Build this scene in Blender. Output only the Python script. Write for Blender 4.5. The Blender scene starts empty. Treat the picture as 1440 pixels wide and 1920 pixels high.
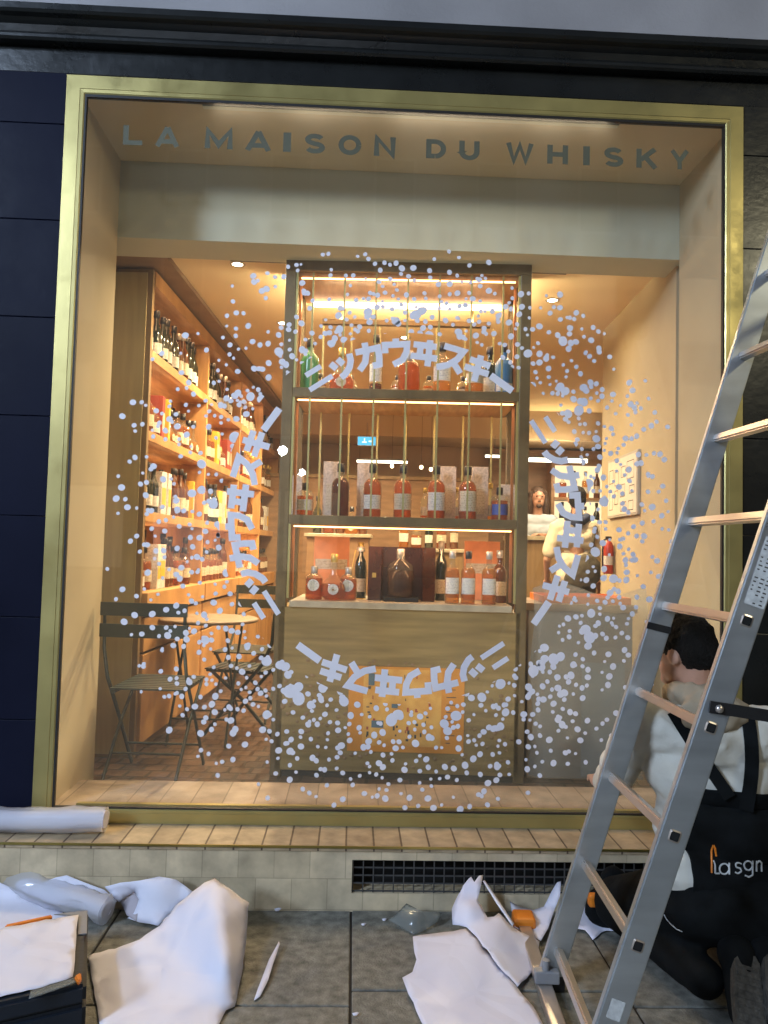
import bpy, bmesh, math, random
from mathutils import Vector, Matrix, geometry, noise
from mathutils.bvhtree import BVHTree
R = math.radians
S = bpy.context.scene
col = S.collection
random.seed(7)

# ------------------------------------------------------------------ camera
FPX = 1442.0
YAW, PITCH, ROLL = .0372, .0506, .0259
CAM = Vector((0, -3.2, 1.36))
fwd = Vector((math.sin(YAW)*math.cos(PITCH), math.cos(YAW)*math.cos(PITCH), math.sin(PITCH)))
rgt = Vector((math.cos(YAW), -math.sin(YAW), 0)); upv = rgt.cross(fwd)
cr = math.cos(ROLL)*rgt + math.sin(ROLL)*upv
cu = -math.sin(ROLL)*rgt + math.cos(ROLL)*upv
cd = bpy.data.cameras.new('camera'); cam = bpy.data.objects.new('camera', cd); col.objects.link(cam)
m = Matrix((cr, cu, -fwd)).transposed().to_4x4(); m.translation = CAM
cam.matrix_world = m
cd.sensor_fit = 'VERTICAL'; cd.sensor_height = 24.0; cd.lens = 24.0*FPX/1920.0
cd.clip_start = .05; cd.clip_end = 500
S.camera = cam

# ------------------------------------------------------------------ world, exposure
w = bpy.data.worlds.new('World'); S.world = w; w.use_nodes = True
nt = w.node_tree; bg = nt.nodes['Background']
sky = nt.nodes.new('ShaderNodeTexSky'); sky.sky_type = 'NISHITA'; sky.sun_disc = False
sky.sun_elevation = R(-2.5); sky.sun_rotation = R(200)
nt.links.new(sky.outputs[0], bg.inputs[0]); bg.inputs[1].default_value = 1.1
S.view_settings.view_transform = 'Standard'; S.view_settings.look = 'None'
S.view_settings.gamma = 1; S.view_settings.exposure = 0
S.render.engine = 'CYCLES'
S.cycles.max_bounces = 7; S.cycles.diffuse_bounces = 4; S.cycles.glossy_bounces = 3
S.cycles.transparent_max_bounces = 24; S.cycles.caustics_reflective = False; S.cycles.caustics_refractive = False
S.cycles.sample_clamp_indirect = 3.0

# interior axes are turned a little against the facade
ANG = .0545
ex = Vector((math.cos(ANG), -math.sin(ANG), 0)); ey = Vector((math.sin(ANG), math.cos(ANG), 0))
def I(u, v, z): return ex*u + ey*v + Vector((0, 0, z))
def ray(px, py): return fwd + cr*((px-720)/FPX) - cu*((py-960)/FPX)
def atY(px, py, y): d = ray(px, py); return CAM + d*((y-CAM.y)/d.y)
def atZ(px, py, z): d = ray(px, py); return CAM + d*((z-CAM.z)/d.z)

# ------------------------------------------------------------------ materials
def mat(name, c, rough=.6, metal=0., var=.12, scale=8., bump=.0, bscale=60., c2=None, stretch=(1,1,1), coat=0., emit=None, es=0., spec=None, detail=4., rv=0., scratch=0., crease=0.):
    m = bpy.data.materials.new(name); m.use_nodes = True; n = m.node_tree; b = n.nodes['Principled BSDF']
    b.inputs['Roughness'].default_value = rough; b.inputs['Metallic'].default_value = metal
    if coat: b.inputs['Coat Weight'].default_value = coat; b.inputs['Coat Roughness'].default_value = .08
    if spec is not None: b.inputs['Specular IOR Level'].default_value = spec
    tc = n.nodes.new('ShaderNodeTexCoord'); mp = n.nodes.new('ShaderNodeMapping'); mp.inputs['Scale'].default_value = stretch
    n.links.new(tc.outputs['Object'], mp.inputs[0])
    nz = n.nodes.new('ShaderNodeTexNoise'); nz.inputs['Scale'].default_value = scale; nz.inputs['Detail'].default_value = detail
    n.links.new(mp.outputs[0], nz.inputs['Vector'])
    cr_ = n.nodes.new('ShaderNodeValToRGB')
    a = c2 or tuple(x*(1-var) for x in c); bb = tuple(min(1, x*(1+var)) for x in c)
    cr_.color_ramp.elements[0].position = .3; cr_.color_ramp.elements[1].position = .7
    cr_.color_ramp.elements[0].color = (*a, 1); cr_.color_ramp.elements[1].color = (*bb, 1)
    n.links.new(nz.outputs[0], cr_.inputs[0]); n.links.new(cr_.outputs[0], b.inputs['Base Color'])
    if bump:
        nb = n.nodes.new('ShaderNodeTexNoise'); nb.inputs['Scale'].default_value = bscale; nb.inputs['Detail'].default_value = 5
        n.links.new(mp.outputs[0], nb.inputs['Vector'])
        bp = n.nodes.new('ShaderNodeBump'); bp.inputs['Strength'].default_value = bump; bp.inputs['Distance'].default_value = .01
        n.links.new(nb.outputs[0], bp.inputs['Height']); n.links.new(bp.outputs[0], b.inputs['Normal'])
    if rv or scratch:
        n2 = n.nodes.new('ShaderNodeTexNoise'); n2.inputs['Scale'].default_value = 5 if not scratch else 22; n2.inputs['Detail'].default_value = 9; n2.inputs['Roughness'].default_value = .7
        n.links.new(tc.outputs['Object'], n2.inputs['Vector'])
        m2 = n.nodes.new('ShaderNodeMapRange'); m2.inputs[1].default_value = .35; m2.inputs[2].default_value = .68; m2.inputs[3].default_value = max(.05, rough-rv-scratch); m2.inputs[4].default_value = rough+rv+scratch
        n.links.new(n2.outputs[0], m2.inputs[0]); n.links.new(m2.outputs[0], b.inputs['Roughness'])
    if crease:
        vo = n.nodes.new('ShaderNodeTexVoronoi'); vo.feature = 'DISTANCE_TO_EDGE'; vo.inputs['Scale'].default_value = 5.5
        n.links.new(tc.outputs['Object'], vo.inputs['Vector'])
        m3 = n.nodes.new('ShaderNodeMapRange'); m3.inputs[1].default_value = 0; m3.inputs[2].default_value = .16; n.links.new(vo.outputs['Distance'], m3.inputs[0])
        b3 = n.nodes.new('ShaderNodeBump'); b3.inputs['Strength'].default_value = crease; b3.inputs['Distance'].default_value = .012
        n.links.new(m3.outputs[0], b3.inputs['Height']); n.links.new(b3.outputs[0], b.inputs['Normal'])
    if emit: b.inputs['Emission Color'].default_value = (*emit, 1); b.inputs['Emission Strength'].default_value = es
    return m
def label_mat(name, c, ink):
    m = mat(name, c, .6, var=.06, scale=20); n = m.node_tree; b = n.nodes['Principled BSDF']; src = b.inputs['Base Color'].links[0].from_socket
    tc = n.nodes.new('ShaderNodeTexCoord'); mp = n.nodes.new('ShaderNodeMapping'); mp.inputs['Scale'].default_value = (230, 230, 110); n.links.new(tc.outputs['Object'], mp.inputs[0])
    nz = n.nodes.new('ShaderNodeTexNoise'); nz.inputs['Scale'].default_value = 1; nz.inputs['Detail'].default_value = 1; n.links.new(mp.outputs[0], nz.inputs['Vector'])
    sp = n.nodes.new('ShaderNodeSeparateXYZ'); n.links.new(tc.outputs['Object'], sp.inputs[0])
    sn = n.nodes.new('ShaderNodeMath'); sn.operation = 'MULTIPLY'; sn.inputs[1].default_value = 760; n.links.new(sp.outputs[2], sn.inputs[0])
    si = n.nodes.new('ShaderNodeMath'); si.operation = 'SINE'; n.links.new(sn.outputs[0], si.inputs[0])
    g1 = n.nodes.new('ShaderNodeMath'); g1.operation = 'GREATER_THAN'; g1.inputs[1].default_value = .15; n.links.new(si.outputs[0], g1.inputs[0])
    g2 = n.nodes.new('ShaderNodeMath'); g2.operation = 'GREATER_THAN'; g2.inputs[1].default_value = .5; n.links.new(nz.outputs[0], g2.inputs[0])
    mu = n.nodes.new('ShaderNodeMath'); mu.operation = 'MULTIPLY'; n.links.new(g1.outputs[0], mu.inputs[0]); n.links.new(g2.outputs[0], mu.inputs[1])
    mx = n.nodes.new('ShaderNodeMix'); mx.data_type = 'RGBA'; n.links.new(mu.outputs[0], mx.inputs[0]); n.links.new(src, mx.inputs[6]); mx.inputs[7].default_value = (*ink, 1)
    n.links.new(mx.outputs[2], b.inputs['Base Color']); return m
def hazed_glass(name):  # milky veil of street reflections put into the pane as pale patchy diffuse
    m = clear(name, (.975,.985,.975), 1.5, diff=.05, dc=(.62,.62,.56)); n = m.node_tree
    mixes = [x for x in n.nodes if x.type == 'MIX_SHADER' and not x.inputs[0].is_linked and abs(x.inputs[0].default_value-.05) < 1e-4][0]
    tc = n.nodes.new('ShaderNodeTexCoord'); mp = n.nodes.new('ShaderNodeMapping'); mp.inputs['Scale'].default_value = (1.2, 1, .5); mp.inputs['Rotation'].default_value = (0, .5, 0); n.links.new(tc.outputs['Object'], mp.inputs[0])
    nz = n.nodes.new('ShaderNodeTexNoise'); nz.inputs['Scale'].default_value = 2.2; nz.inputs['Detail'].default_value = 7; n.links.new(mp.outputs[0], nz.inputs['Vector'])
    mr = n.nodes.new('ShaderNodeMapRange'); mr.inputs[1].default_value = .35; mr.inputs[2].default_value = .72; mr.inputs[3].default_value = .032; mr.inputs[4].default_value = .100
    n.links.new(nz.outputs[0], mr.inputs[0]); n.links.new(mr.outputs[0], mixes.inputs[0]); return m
def emis(name, c, s):
    m = bpy.data.materials.new(name); m.use_nodes = True; n = m.node_tree; n.nodes.clear()
    e = n.nodes.new('ShaderNodeEmission'); e.inputs[0].default_value = (*c, 1); e.inputs[1].default_value = s
    o = n.nodes.new('ShaderNodeOutputMaterial'); n.links.new(e.outputs[0], o.inputs[0]); return m
def clear(name, tint, refl=1.45, dens=1., rough=.0, diff=0., dc=None):
    """thin clear stuff: tinted see-through + fresnel reflection (+ a little body colour)"""
    m = bpy.data.materials.new(name); m.use_nodes = True; n = m.node_tree; n.nodes.clear()
    t = n.nodes.new('ShaderNodeBsdfTransparent'); t.inputs[0].default_value = (*tint, 1)
    g = n.nodes.new('ShaderNodeBsdfGlossy'); g.inputs['Roughness'].default_value = rough
    lw = n.nodes.new('ShaderNodeLayerWeight'); lw.inputs[0].default_value = .5
    pw = n.nodes.new('ShaderNodeMath'); pw.operation = 'POWER'; pw.inputs[1].default_value = 5; n.links.new(lw.outputs['Facing'], pw.inputs[0])
    f0 = ((refl-1)/(refl+1))**2; fr = n.nodes.new('ShaderNodeMath'); fr.operation = 'MULTIPLY_ADD'; fr.inputs[1].default_value = 1-f0; fr.inputs[2].default_value = f0; n.links.new(pw.outputs[0], fr.inputs[0])
    mx = n.nodes.new('ShaderNodeMixShader'); o = n.nodes.new('ShaderNodeOutputMaterial')
    base = t.outputs[0]
    if diff:
        d = n.nodes.new('ShaderNodeBsdfDiffuse'); d.inputs[0].default_value = (*(dc or tint), 1)
        tl = n.nodes.new('ShaderNodeBsdfTranslucent'); tl.inputs[0].default_value = (*(dc or tint), 1)
        m1 = n.nodes.new('ShaderNodeMixShader'); m1.inputs[0].default_value = .5
        n.links.new(d.outputs[0], m1.inputs[1]); n.links.new(tl.outputs[0], m1.inputs[2])
        m2 = n.nodes.new('ShaderNodeMixShader'); m2.inputs[0].default_value = diff
        n.links.new(t.outputs[0], m2.inputs[1]); n.links.new(m1.outputs[0], m2.inputs[2]); base = m2.outputs[0]
    n.links.new(fr.outputs[0], mx.inputs[0]); n.links.new(base, mx.inputs[1]); n.links.new(g.outputs[0], mx.inputs[2])
    n.links.new(mx.outputs[0], o.inputs[0]); return m
def tiles(name, c1, c2, mortar, bw, bh, ms=.004, rough=.6, offset=.5, axes='XZ', bump=.4, var=12., gloss=None):
    m = bpy.data.materials.new(name); m.use_nodes = True; n = m.node_tree; b = n.nodes['Principled BSDF']
    b.inputs['Roughness'].default_value = rough
    tc = n.nodes.new('ShaderNodeTexCoord'); sp = n.nodes.new('ShaderNodeSeparateXYZ'); cb = n.nodes.new('ShaderNodeCombineXYZ')
    n.links.new(tc.outputs['Object'], sp.inputs[0]); n.links.new(sp.outputs[axes[0]], cb.inputs[0]); n.links.new(sp.outputs[axes[1]], cb.inputs[1])
    br = n.nodes.new('ShaderNodeTexBrick'); br.inputs['Color1'].default_value = (*c1, 1); br.inputs['Color2'].default_value = (*c2, 1)
    br.inputs['Mortar'].default_value = (*mortar, 1); br.inputs['Scale'].default_value = 1; br.inputs['Mortar Size'].default_value = ms
    br.inputs['Brick Width'].default_value = bw; br.inputs['Row Height'].default_value = bh; br.offset = offset; br.inputs['Mortar Smooth'].default_value = .3
    n.links.new(cb.outputs[0], br.inputs['Vector'])
    nz = n.nodes.new('ShaderNodeTexNoise'); nz.inputs['Scale'].default_value = var; nz.inputs['Detail'].default_value = 6
    n.links.new(tc.outputs['Object'], nz.inputs['Vector'])
    mr = n.nodes.new('ShaderNodeMapRange'); mr.inputs[1].default_value = .3; mr.inputs[2].default_value = .7; mr.inputs[3].default_value = .72; mr.inputs[4].default_value = 1.25
    n.links.new(nz.outputs[0], mr.inputs[0])
    mu = n.nodes.new('ShaderNodeVectorMath'); mu.operation = 'SCALE'
    n.links.new(br.outputs[0], mu.inputs[0]); n.links.new(mr.outputs[0], mu.inputs['Scale']); n.links.new(mu.outputs[0], b.inputs['Base Color'])
    bp = n.nodes.new('ShaderNodeBump'); bp.inputs['Strength'].default_value = bump; bp.inputs['Distance'].default_value = .004; bp.invert = True
    n.links.new(br.outputs['Fac'], bp.inputs['Height'])
    bp2 = n.nodes.new('ShaderNodeBump'); bp2.inputs['Strength'].default_value = .25; bp2.inputs['Distance'].default_value = .004
    nz2 = n.nodes.new('ShaderNodeTexNoise'); nz2.inputs['Scale'].default_value = 70; n.links.new(tc.outputs['Object'], nz2.inputs['Vector'])
    n.links.new(nz2.outputs[0], bp2.inputs['Height']); n.links.new(bp.outputs[0], bp2.inputs['Normal']); n.links.new(bp2.outputs[0], b.inputs['Normal'])
    return m

M = dict(
 navy=mat('navy_cladding', (.009,.0105,.023), .42, var=.25, scale=1.5, bump=.05, bscale=30, spec=.04, rv=.05),
 blackp=mat('black_paint', (.009,.010,.010), .30, rv=.05, var=.3, scale=4, bump=.12, bscale=25),
 stone=mat('grey_stone_band', (.30,.29,.30), .8, var=.15, scale=2, bump=.2, bscale=60),
 brass=mat('brushed_brass', (.42,.345,.13), .40, .6, var=.15, scale=3, rv=.12, bump=.04, bscale=40),
 brassd=mat('brass_fold', (.42,.33,.10), .3, .85, var=.1, scale=3),
 gasket=mat('black_gasket', (.01,.008,.007), .6),
 plaster=mat('beige_plaster', (.43,.36,.235), .85, var=.09, scale=1.6, bump=.08, bscale=14, detail=6),
 beam=mat('pale_beam_plaster', (.46,.46,.36), .85, var=.05, scale=1.2, bump=.05),
 ceil=mat('ceiling_plaster', (.80,.63,.38), .9, var=.05, scale=.8),
 brown_and_shade=mat('brown_trim_and_shade', (.20,.13,.08), .7),  # kickboard brown, also the shade painted along the ceiling edge
 oak=mat('oak_wood', (.50,.27,.10), .5, var=.18, scale=5, stretch=(6,1,.6), bump=.05, c2=(.40,.20,.07)),
 oakside=mat('oak_side_panel', (.23,.145,.065), .55, var=.15, scale=5, stretch=(6,6,.5)),
 oakpale=mat('pale_oak_strip', (.42,.33,.16), .6, var=.1, scale=5, stretch=(6,6,.5)),
 bronze=mat('dark_bronze', (.15,.108,.05), .42, .3, var=.25, scale=9, bump=.05),
 copper=mat('copper_edge', (.65,.30,.15), .3, .8),
 rod=mat('brass_rod', (.42,.38,.16), .45, .6, var=.05),
 floor=tiles('cobble_floor', (.10,.055,.035), (.06,.035,.025), (.02,.014,.01), .11, .11, .01, .35, .5, 'XY', .8, 6.),
 sill=tiles('sill_tiles', (.29,.225,.17), (.36,.28,.21), (.17,.13,.095), .13, .9, .003, .45, 0, 'XY', .5, 9.),
 ledge=tiles('ledge_tiles', (.36,.27,.17), (.46,.36,.23), (.13,.09,.06), .106, .6, .004, .5, 0, 'XY', .6, 14.),
 plinth=tiles('plinth_blocks', (.62,.51,.34), (.50,.41,.27), (.43,.35,.23), .135, .115, .002, .75, .5, 'XZ', .35, 10.),
 slab=mat('pavement_stone', (.20,.20,.175), .62, var=.3, scale=26, bump=.5, bscale=140, detail=9, c2=(.105,.105,.092)),
 joint=mat('pavement_joint', (.022,.020,.018), .9),
 asphalt=mat('asphalt', (.05,.05,.05), .8, bump=.4, bscale=200),
 marble=mat('veined_stone', (.27,.19,.07), .45, var=.15, scale=3, stretch=(.8,1,9), bump=.05, detail=9, c2=(.17,.115,.04)),
 marblet=mat('counter_top_stone', (.40,.34,.24), .4, var=.2, scale=14, detail=8),
 black=mat('black_metal', (.008,.008,.008), .5),
 chair=mat('green_grey_metal', (.030,.040,.036), .42, var=.15),
 tabletop=mat('bistro_table_top', (.20,.14,.09), .5, var=.1),
 alu=mat('ladder_aluminium', (.58,.62,.65), .36, .85, var=.14, scale=2.5, stretch=(1,1,6), rv=.09, detail=9),
 alurung=mat('rung_aluminium', (.66,.60,.55), .30, .85, var=.05),
 strap=mat('black_plastic', (.012,.012,.013), .45),
 whitelab=mat('sticker_paper', (.55,.57,.57), .6, var=.2, scale=60),
 paper=mat('white_paper', (.74,.74,.86), .65, var=.02, scale=3, crease=.13),
 paper_shade=mat('paper_in_shade', (.42,.38,.42), .7, var=.05),  # white paper again, with shade put into the colour
 vinyl=mat('white_vinyl', (.87,.84,.90), .5, var=.02),
 signv=mat('olive_sign_vinyl', (.10,.10,.065), .7, .0, var=.25, scale=2),
 orange=mat('orange_plastic', (.75,.22,.02), .4, var=.05),
 case=mat('navy_tool_case', (.012,.018,.03), .45, var=.1, bump=.1),
 greyp=mat('grey_plastic', (.25,.25,.26), .45),
 wrap=clear('clear_wrap', (.93,.95,.97), 1.5, rough=.14, diff=.50, dc=(.85,.85,.88)),
 film=clear('plastic_film', (.85,.88,.88), 1.45, rough=.2, diff=.35, dc=(.55,.58,.56)),
 glass=hazed_glass('window_glass'),
 bglass=clear('bottle_glass', (.93,.93,.88), 1.5, diff=.08, dc=(.8,.75,.6)),
 amber=clear('amber_liquid', (.80,.36,.09), 1.35, diff=.34, dc=(.60,.20,.03)),
 gold=clear('golden_liquid', (.92,.58,.15), 1.35, diff=.30, dc=(.75,.40,.07)),
 dkred=clear('dark_red_liquid', (.40,.08,.03), 1.35, diff=.35, dc=(.16,.03,.012)),
 green=mat('green_label_glass', (.05,.28,.10), .25, coat=.5),
 blue=mat('blue_label_glass', (.06,.19,.36), .25, coat=.5),
 dkglass=mat('dark_bottle_glass', (.012,.018,.012), .12, coat=.6),
 brglass=mat('brown_bottle_glass', (.10,.030,.010), .12, coat=.6),
 cap=mat('black_cap', (.012,.012,.018), .35),
 capg=mat('gold_cap', (.55,.38,.10), .35, .5),
 capw=mat('silver_cap', (.45,.42,.38), .35, .4),
 lab=label_mat('cream_label', (.62,.54,.40), (.30,.22,.15)),
 labw=label_mat('white_label', (.70,.67,.60), (.33,.31,.32)),
 labr=mat('red_carton', (.33,.05,.03), .5), laby=mat('yellow_carton', (.75,.45,.05), .5),
 labb=mat('blue_carton', (.06,.10,.35), .5), labo=mat('orange_carton', (.70,.20,.03), .5),
 tube=mat('pale_gift_tube', (.55,.46,.38), .5, var=.25, scale=90),
 boxdk=mat('dark_lacquer_box', (.045,.014,.010), .25, coat=.5, var=.3, scale=10),
 panelo=mat('orange_display_card', (.80,.30,.12), .6, var=.12, scale=14),
 mapo=mat('orange_map_paper', (.62,.25,.03), .6, var=.06), 
 mapi=mat('map_inner_paper', (.72,.42,.10), .6, var=.14, scale=9, detail=6, c2=(.55,.24,.04)),
 inkd=mat('dark_print_ink', (.05,.045,.04), .6), inkr=mat('red_print_ink', (.35,.06,.03), .6), inkb=mat('blue_print_ink', (.08,.14,.18), .6),
 greyc=mat('grey_counter_panel', (.37,.29,.21), .5, var=.15, scale=2),
 tray=mat('orange_tray', (.80,.22,.04), .35),
 wallp=mat('back_wall_paint', (.52,.37,.24), .8, var=.08, scale=1.),
 wallpale=mat('pale_soffit_paint', (.52,.40,.27), .8, var=.06, scale=1.),
 woodd=mat('dark_wood_panelling', (.26,.15,.075), .5, var=.2, scale=4, stretch=(1,1,5)),
 skin=mat('skin', (.50,.27,.18), .5, var=.08, scale=30), skin2=mat('ear_skin', (.52,.28,.19), .5),
 hair=mat('dark_hair', (.005,.004,.003), .65, var=.6, scale=120, bump=1., bscale=420, stretch=(1,1,.25), spec=.25),
 hairb=mat('brown_hair', (.05,.025,.012), .6, var=.4, scale=60, bump=.6, bscale=120),
 shirt=mat('cream_shirt', (.58,.56,.49), .85, var=.06, scale=5, bump=.6, bscale=16),
 scarf=mat('beige_collar', (.33,.27,.19), .85, var=.1, scale=12, bump=.4, bscale=18),
 overall=mat('black_work_cloth', (.0045,.0055,.006), .9, spec=.15, var=.3, scale=20, bump=.5, bscale=12),
 sole=mat('grey_boot_sole', (.055,.050,.042), .85, var=.4, scale=60, bump=.7, bscale=70),
 yellow=mat('yellow_stripe', (.48,.36,.05), .6),
 shirtb=mat('pale_blue_shirt', (.42,.48,.55), .8, bump=.3, bscale=8),
 shirtw=mat('offwhite_tshirt', (.62,.54,.40), .85, bump=.3, bscale=8),
 navyc=mat('navy_scarf', (.02,.035,.09), .8), bagc=mat('dark_bag_cloth', (.055,.045,.03), .8), trous=mat('dark_trousers', (.06,.045,.03), .85),
 dark=mat('dark_void', (.006,.006,.006), .9),
 frameg=mat('grey_picture_frame', (.38,.36,.32), .5), pagew=mat('plan_paper', (.66,.60,.52), .7, var=.04),
 red=mat('red_enamel', (.40,.04,.025), .35),
 coat_d=mat('dark_coat', (.02,.02,.025), .9), conc=mat('lamp_post_grey', (.10,.10,.10), .5, .5),
 LED=emis('led_strip_light', (1.,.50,.20), 7.5), LEDh=emis('bright_led_strip', (1., .62, .36), 13.),
 tubel=emis('tube_light', (1.,.86,.66), 7.), spot=emis('spot_lens', (1.,.85,.62), 22.),
 exitm=emis('exit_sign_face', (.12,.55,.85), 1.4), exitw=emis('exit_sign_symbol', (.8,.95,1.), 1.6), coldl=emis('cold_lamp_lens', (.75,.90,1.), 60.), warml=emis('warm_lamp_lens', (1.,.9,.6), 60.),
 backlit=emis('backlit_shelf_panel', (1.,.74,.42), 1.5), bulb=emis('small_bulb', (1., .75, .42), 14.),
)

# ------------------------------------------------------------------ helpers
def link(name, me, m, parent=None, loc=None, rz=None):
    o = bpy.data.objects.new(name, me); col.objects.link(o)
    if m is not None:
        for q in (m if isinstance(m, (list, tuple)) else [m]): me.materials.append(q)
    if parent is not None: o.parent = parent
    if loc is not None: o.location = loc
    if rz is not None: o.rotation_euler = (0, 0, rz)
    return o
class MB:
    def __init__(s): s.v = []; s.f = []; s.sm = []
    def add(s, vs, fs, smooth=False):
        k = len(s.v); s.v += [tuple(v) for v in vs]; s.f += [tuple(i+k for i in f) for f in fs]; s.sm += [smooth]*len(fs); return s
    def box(s, a, b, bev=0.):
        x0,x1 = sorted((a[0],b[0])); y0,y1 = sorted((a[1],b[1])); z0,z1 = sorted((a[2],b[2]))
        if bev <= 0:
            vs = [(x0,y0,z0),(x1,y0,z0),(x1,y1,z0),(x0,y1,z0),(x0,y0,z1),(x1,y0,z1),(x1,y1,z1),(x0,y1,z1)]
            return s.add(vs, [(3,2,1,0),(4,5,6,7),(0,1,5,4),(1,2,6,5),(2,3,7,6),(3,0,4,7)])
        bm = bmesh.new(); bmesh.ops.create_cube(bm, size=1)
        for v in bm.verts: v.co = Vector(((x0+x1)/2+v.co.x*(x1-x0), (y0+y1)/2+v.co.y*(y1-y0), (z0+z1)/2+v.co.z*(z1-z0)))
        bmesh.ops.bevel(bm, geom=list(bm.edges), offset=bev, segments=2, affect='EDGES', profile=.5)
        return s.bm(bm)
    def bm(s, bm, smooth=False):
        bm.verts.index_update(); s.add([v.co[:] for v in bm.verts], [[v.index for v in f.verts] for f in bm.faces], smooth); bm.free(); return s
    def tube(s, pts, r, seg=8, sy=1., caps=True, smooth=True):
        pts = [Vector(p) for p in pts]; rs = r if isinstance(r, (list, tuple)) else [r]*len(pts)
        vs = []; n = len(pts); ref = None
        for i, p in enumerate(pts):
            t = (pts[min(i+1,n-1)] - pts[max(i-1,0)]).normalized()
            if ref is None: ref = Vector((0,0,1)) if abs(t.z) < .9 else Vector((1,0,0))
            a = t.cross(ref).normalized(); b = a.cross(t).normalized(); ref = b
            for k in range(seg):
                q = 2*math.pi*k/seg; vs.append(p + a*(math.cos(q)*rs[i]) + b*(math.sin(q)*rs[i]*sy))
        fs = [(i*seg+k, i*seg+(k+1)%seg, (i+1)*seg+(k+1)%seg, (i+1)*seg+k) for i in range(n-1) for k in range(seg)]
        s.add(vs, fs, smooth)
        if caps: s.add(vs[:seg], [tuple(range(seg))[::-1]]); s.add(vs[-seg:], [tuple(range(seg))])
        return s
    def bar(s, p, q, wd, th, side=None):
        """rectangular bar from p to q, wd along side, th across"""
        p = Vector(p); q = Vector(q); t = (q-p).normalized(); sd = Vector(side or (1,0,0)); sd = (sd - t*sd.dot(t)).normalized(); c = t.cross(sd)
        vs = [e + sd*(a*wd/2) + c*(b*th/2) for e in (p,q) for a,b in ((-1,-1),(1,-1),(1,1),(-1,1))]
        return s.add(vs, [(3,2,1,0),(4,5,6,7),(0,1,5,4),(1,2,6,5),(2,3,7,6),(3,0,4,7)])
    def lathe(s, prof, seg=16, c=(0,0,0), sx=1., sy=1.):
        vs = []; n = len(prof)
        for r_, z in prof:
            for k in range(seg):
                q = 2*math.pi*k/seg; vs.append((c[0]+r_*sx*math.cos(q), c[1]+r_*sy*math.sin(q), c[2]+z))
        fs = [(i*seg+k, i*seg+(k+1)%seg, (i+1)*seg+(k+1)%seg, (i+1)*seg+k) for i in range(n-1) for k in range(seg)]
        s.add(vs, fs, True)
        if prof[0][0] > 1e-4: s.add(vs[:seg], [tuple(range(seg))[::-1]])
        if prof[-1][0] > 1e-4: s.add(vs[-seg:], [tuple(range(seg))])
        return s
    def mesh(s, name):
        me = bpy.data.meshes.new(name); me.from_pydata(s.v, [], s.f); me.update()
        me.polygons.foreach_set('use_smooth', s.sm); return me
    def build(s, name, m, parent=None, loc=None, rz=None): return link(name, s.mesh(name), m, parent, loc, rz)
def tag(o, label=None, cat=None, group=None, kind=None):
    if label: o['label'] = label
    if cat: o['category'] = cat
    if group: o['group'] = group
    if kind: o['kind'] = kind
    return o
def empty(name, loc=(0,0,0), rz=0, label=None, cat=None, group=None, kind=None):
    o = bpy.data.objects.new(name, None); col.objects.link(o); o.location = loc; o.rotation_euler = (0,0,rz)
    return tag(o, label, cat, group, kind)
KIDS = {}
def copy_tree(o, parent=None):
    c = o.copy(); col.objects.link(c); c.parent = parent
    for ch in KIDS.get(o.name, ()):
        copy_tree(ch, c)
    return c
def box_obj(name, a, b, m, parent=None, bev=0., **k): return MB().box(a, b, bev).build(name, m, parent, **k)
def area(name, loc, size, power, color, rot=(0,0,0), parent=None, sy=None, spread=None):
    l = bpy.data.lights.new(name, 'AREA'); l.energy = power; l.color = color; l.shape = 'RECTANGLE'; l.size = size; l.size_y = sy or size
    if spread: l.spread = spread
    o = bpy.data.objects.new(name, l); col.objects.link(o); o.location = loc; o.rotation_euler = rot
    if parent: o.parent = parent
    return o
WARM = (1., .77, .44); WARMER = (1., .58, .28)
RZ = -ANG   # rotation of everything set square to the interior

# ================================================================== SETTING
# pavement: real slabs with joints, one mesh
mb = MB(); rnd = random.Random(3)
xs = [-7.0+.83*i for i in range(0)]
def slab_row(x0, x1, ys):
    for a, b in zip(ys[:-1], ys[1:]):
        dz = rnd.uniform(-.0015, .0015)
        mb.box((x0+.004, a+.004, -.08), (x1-.004, b-.004, dz), .004)
cols_x = [.026+.86*i for i in range(-8, 8)]
for i, x in enumerate(cols_x):
    off = -.828 if i % 2 == 1 else -.747
    ys = sorted([off - .66*k for k in range(0, 9)]) + [-.216]
    slab_row(x, x+.86, ys)
tag(mb.build('pavement', M['slab']), kind='structure')
tag(box_obj('pavement_bed', (-8,-8,-.2), (8,-.1,-.006), M['joint']), kind='structure')
tag(MB().add([(-150,-150,-.21),(150,-150,-.21),(150,-.1,-.21),(-150,-.1,-.21)], [(0,1,2,3)]).build('street_ground', M['asphalt']), kind='structure')
tag(box_obj('road', (-60,-14,-.2), (60,-8,-.13), M['asphalt']), kind='structure')

# facade
WX0, WX1, WZ0, WZ1 = -1.264, 1.637, .2385, 3.328
fac = empty('shop_facade', (0,0,0), label='dark painted shop facade with horizontal panel joints and stone plinth around the display window', cat='facade')
for side, (xa, xb) in enumerate(((-7, WX0-.002), (WX1+.002, 7))):
    zs = [.241]+[.6408+.4128*k for k in range(7)]+[3.34]
    for a, b in zip(zs[:-1], zs[1:]):
        if b-a < .05: continue
        box_obj('cladding_panel', (xa, .0, a+.0013), (xb, .2, b-.0013), M['navy'] if side == 0 else M['blackp'], fac, bev=.0022)
box_obj('backing_wall', (-7, .06, .241), (WX0-.01, .5, 3.7), M['dark'], fac)
box_obj('backing_wall', (WX1+.01, .06, .241), (7, .5, 3.7), M['dark'], fac)
box_obj('lintel_panel', (-7, .01, 3.343), (7, .3, 3.455), M['blackp'], fac, bev=.003)
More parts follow.
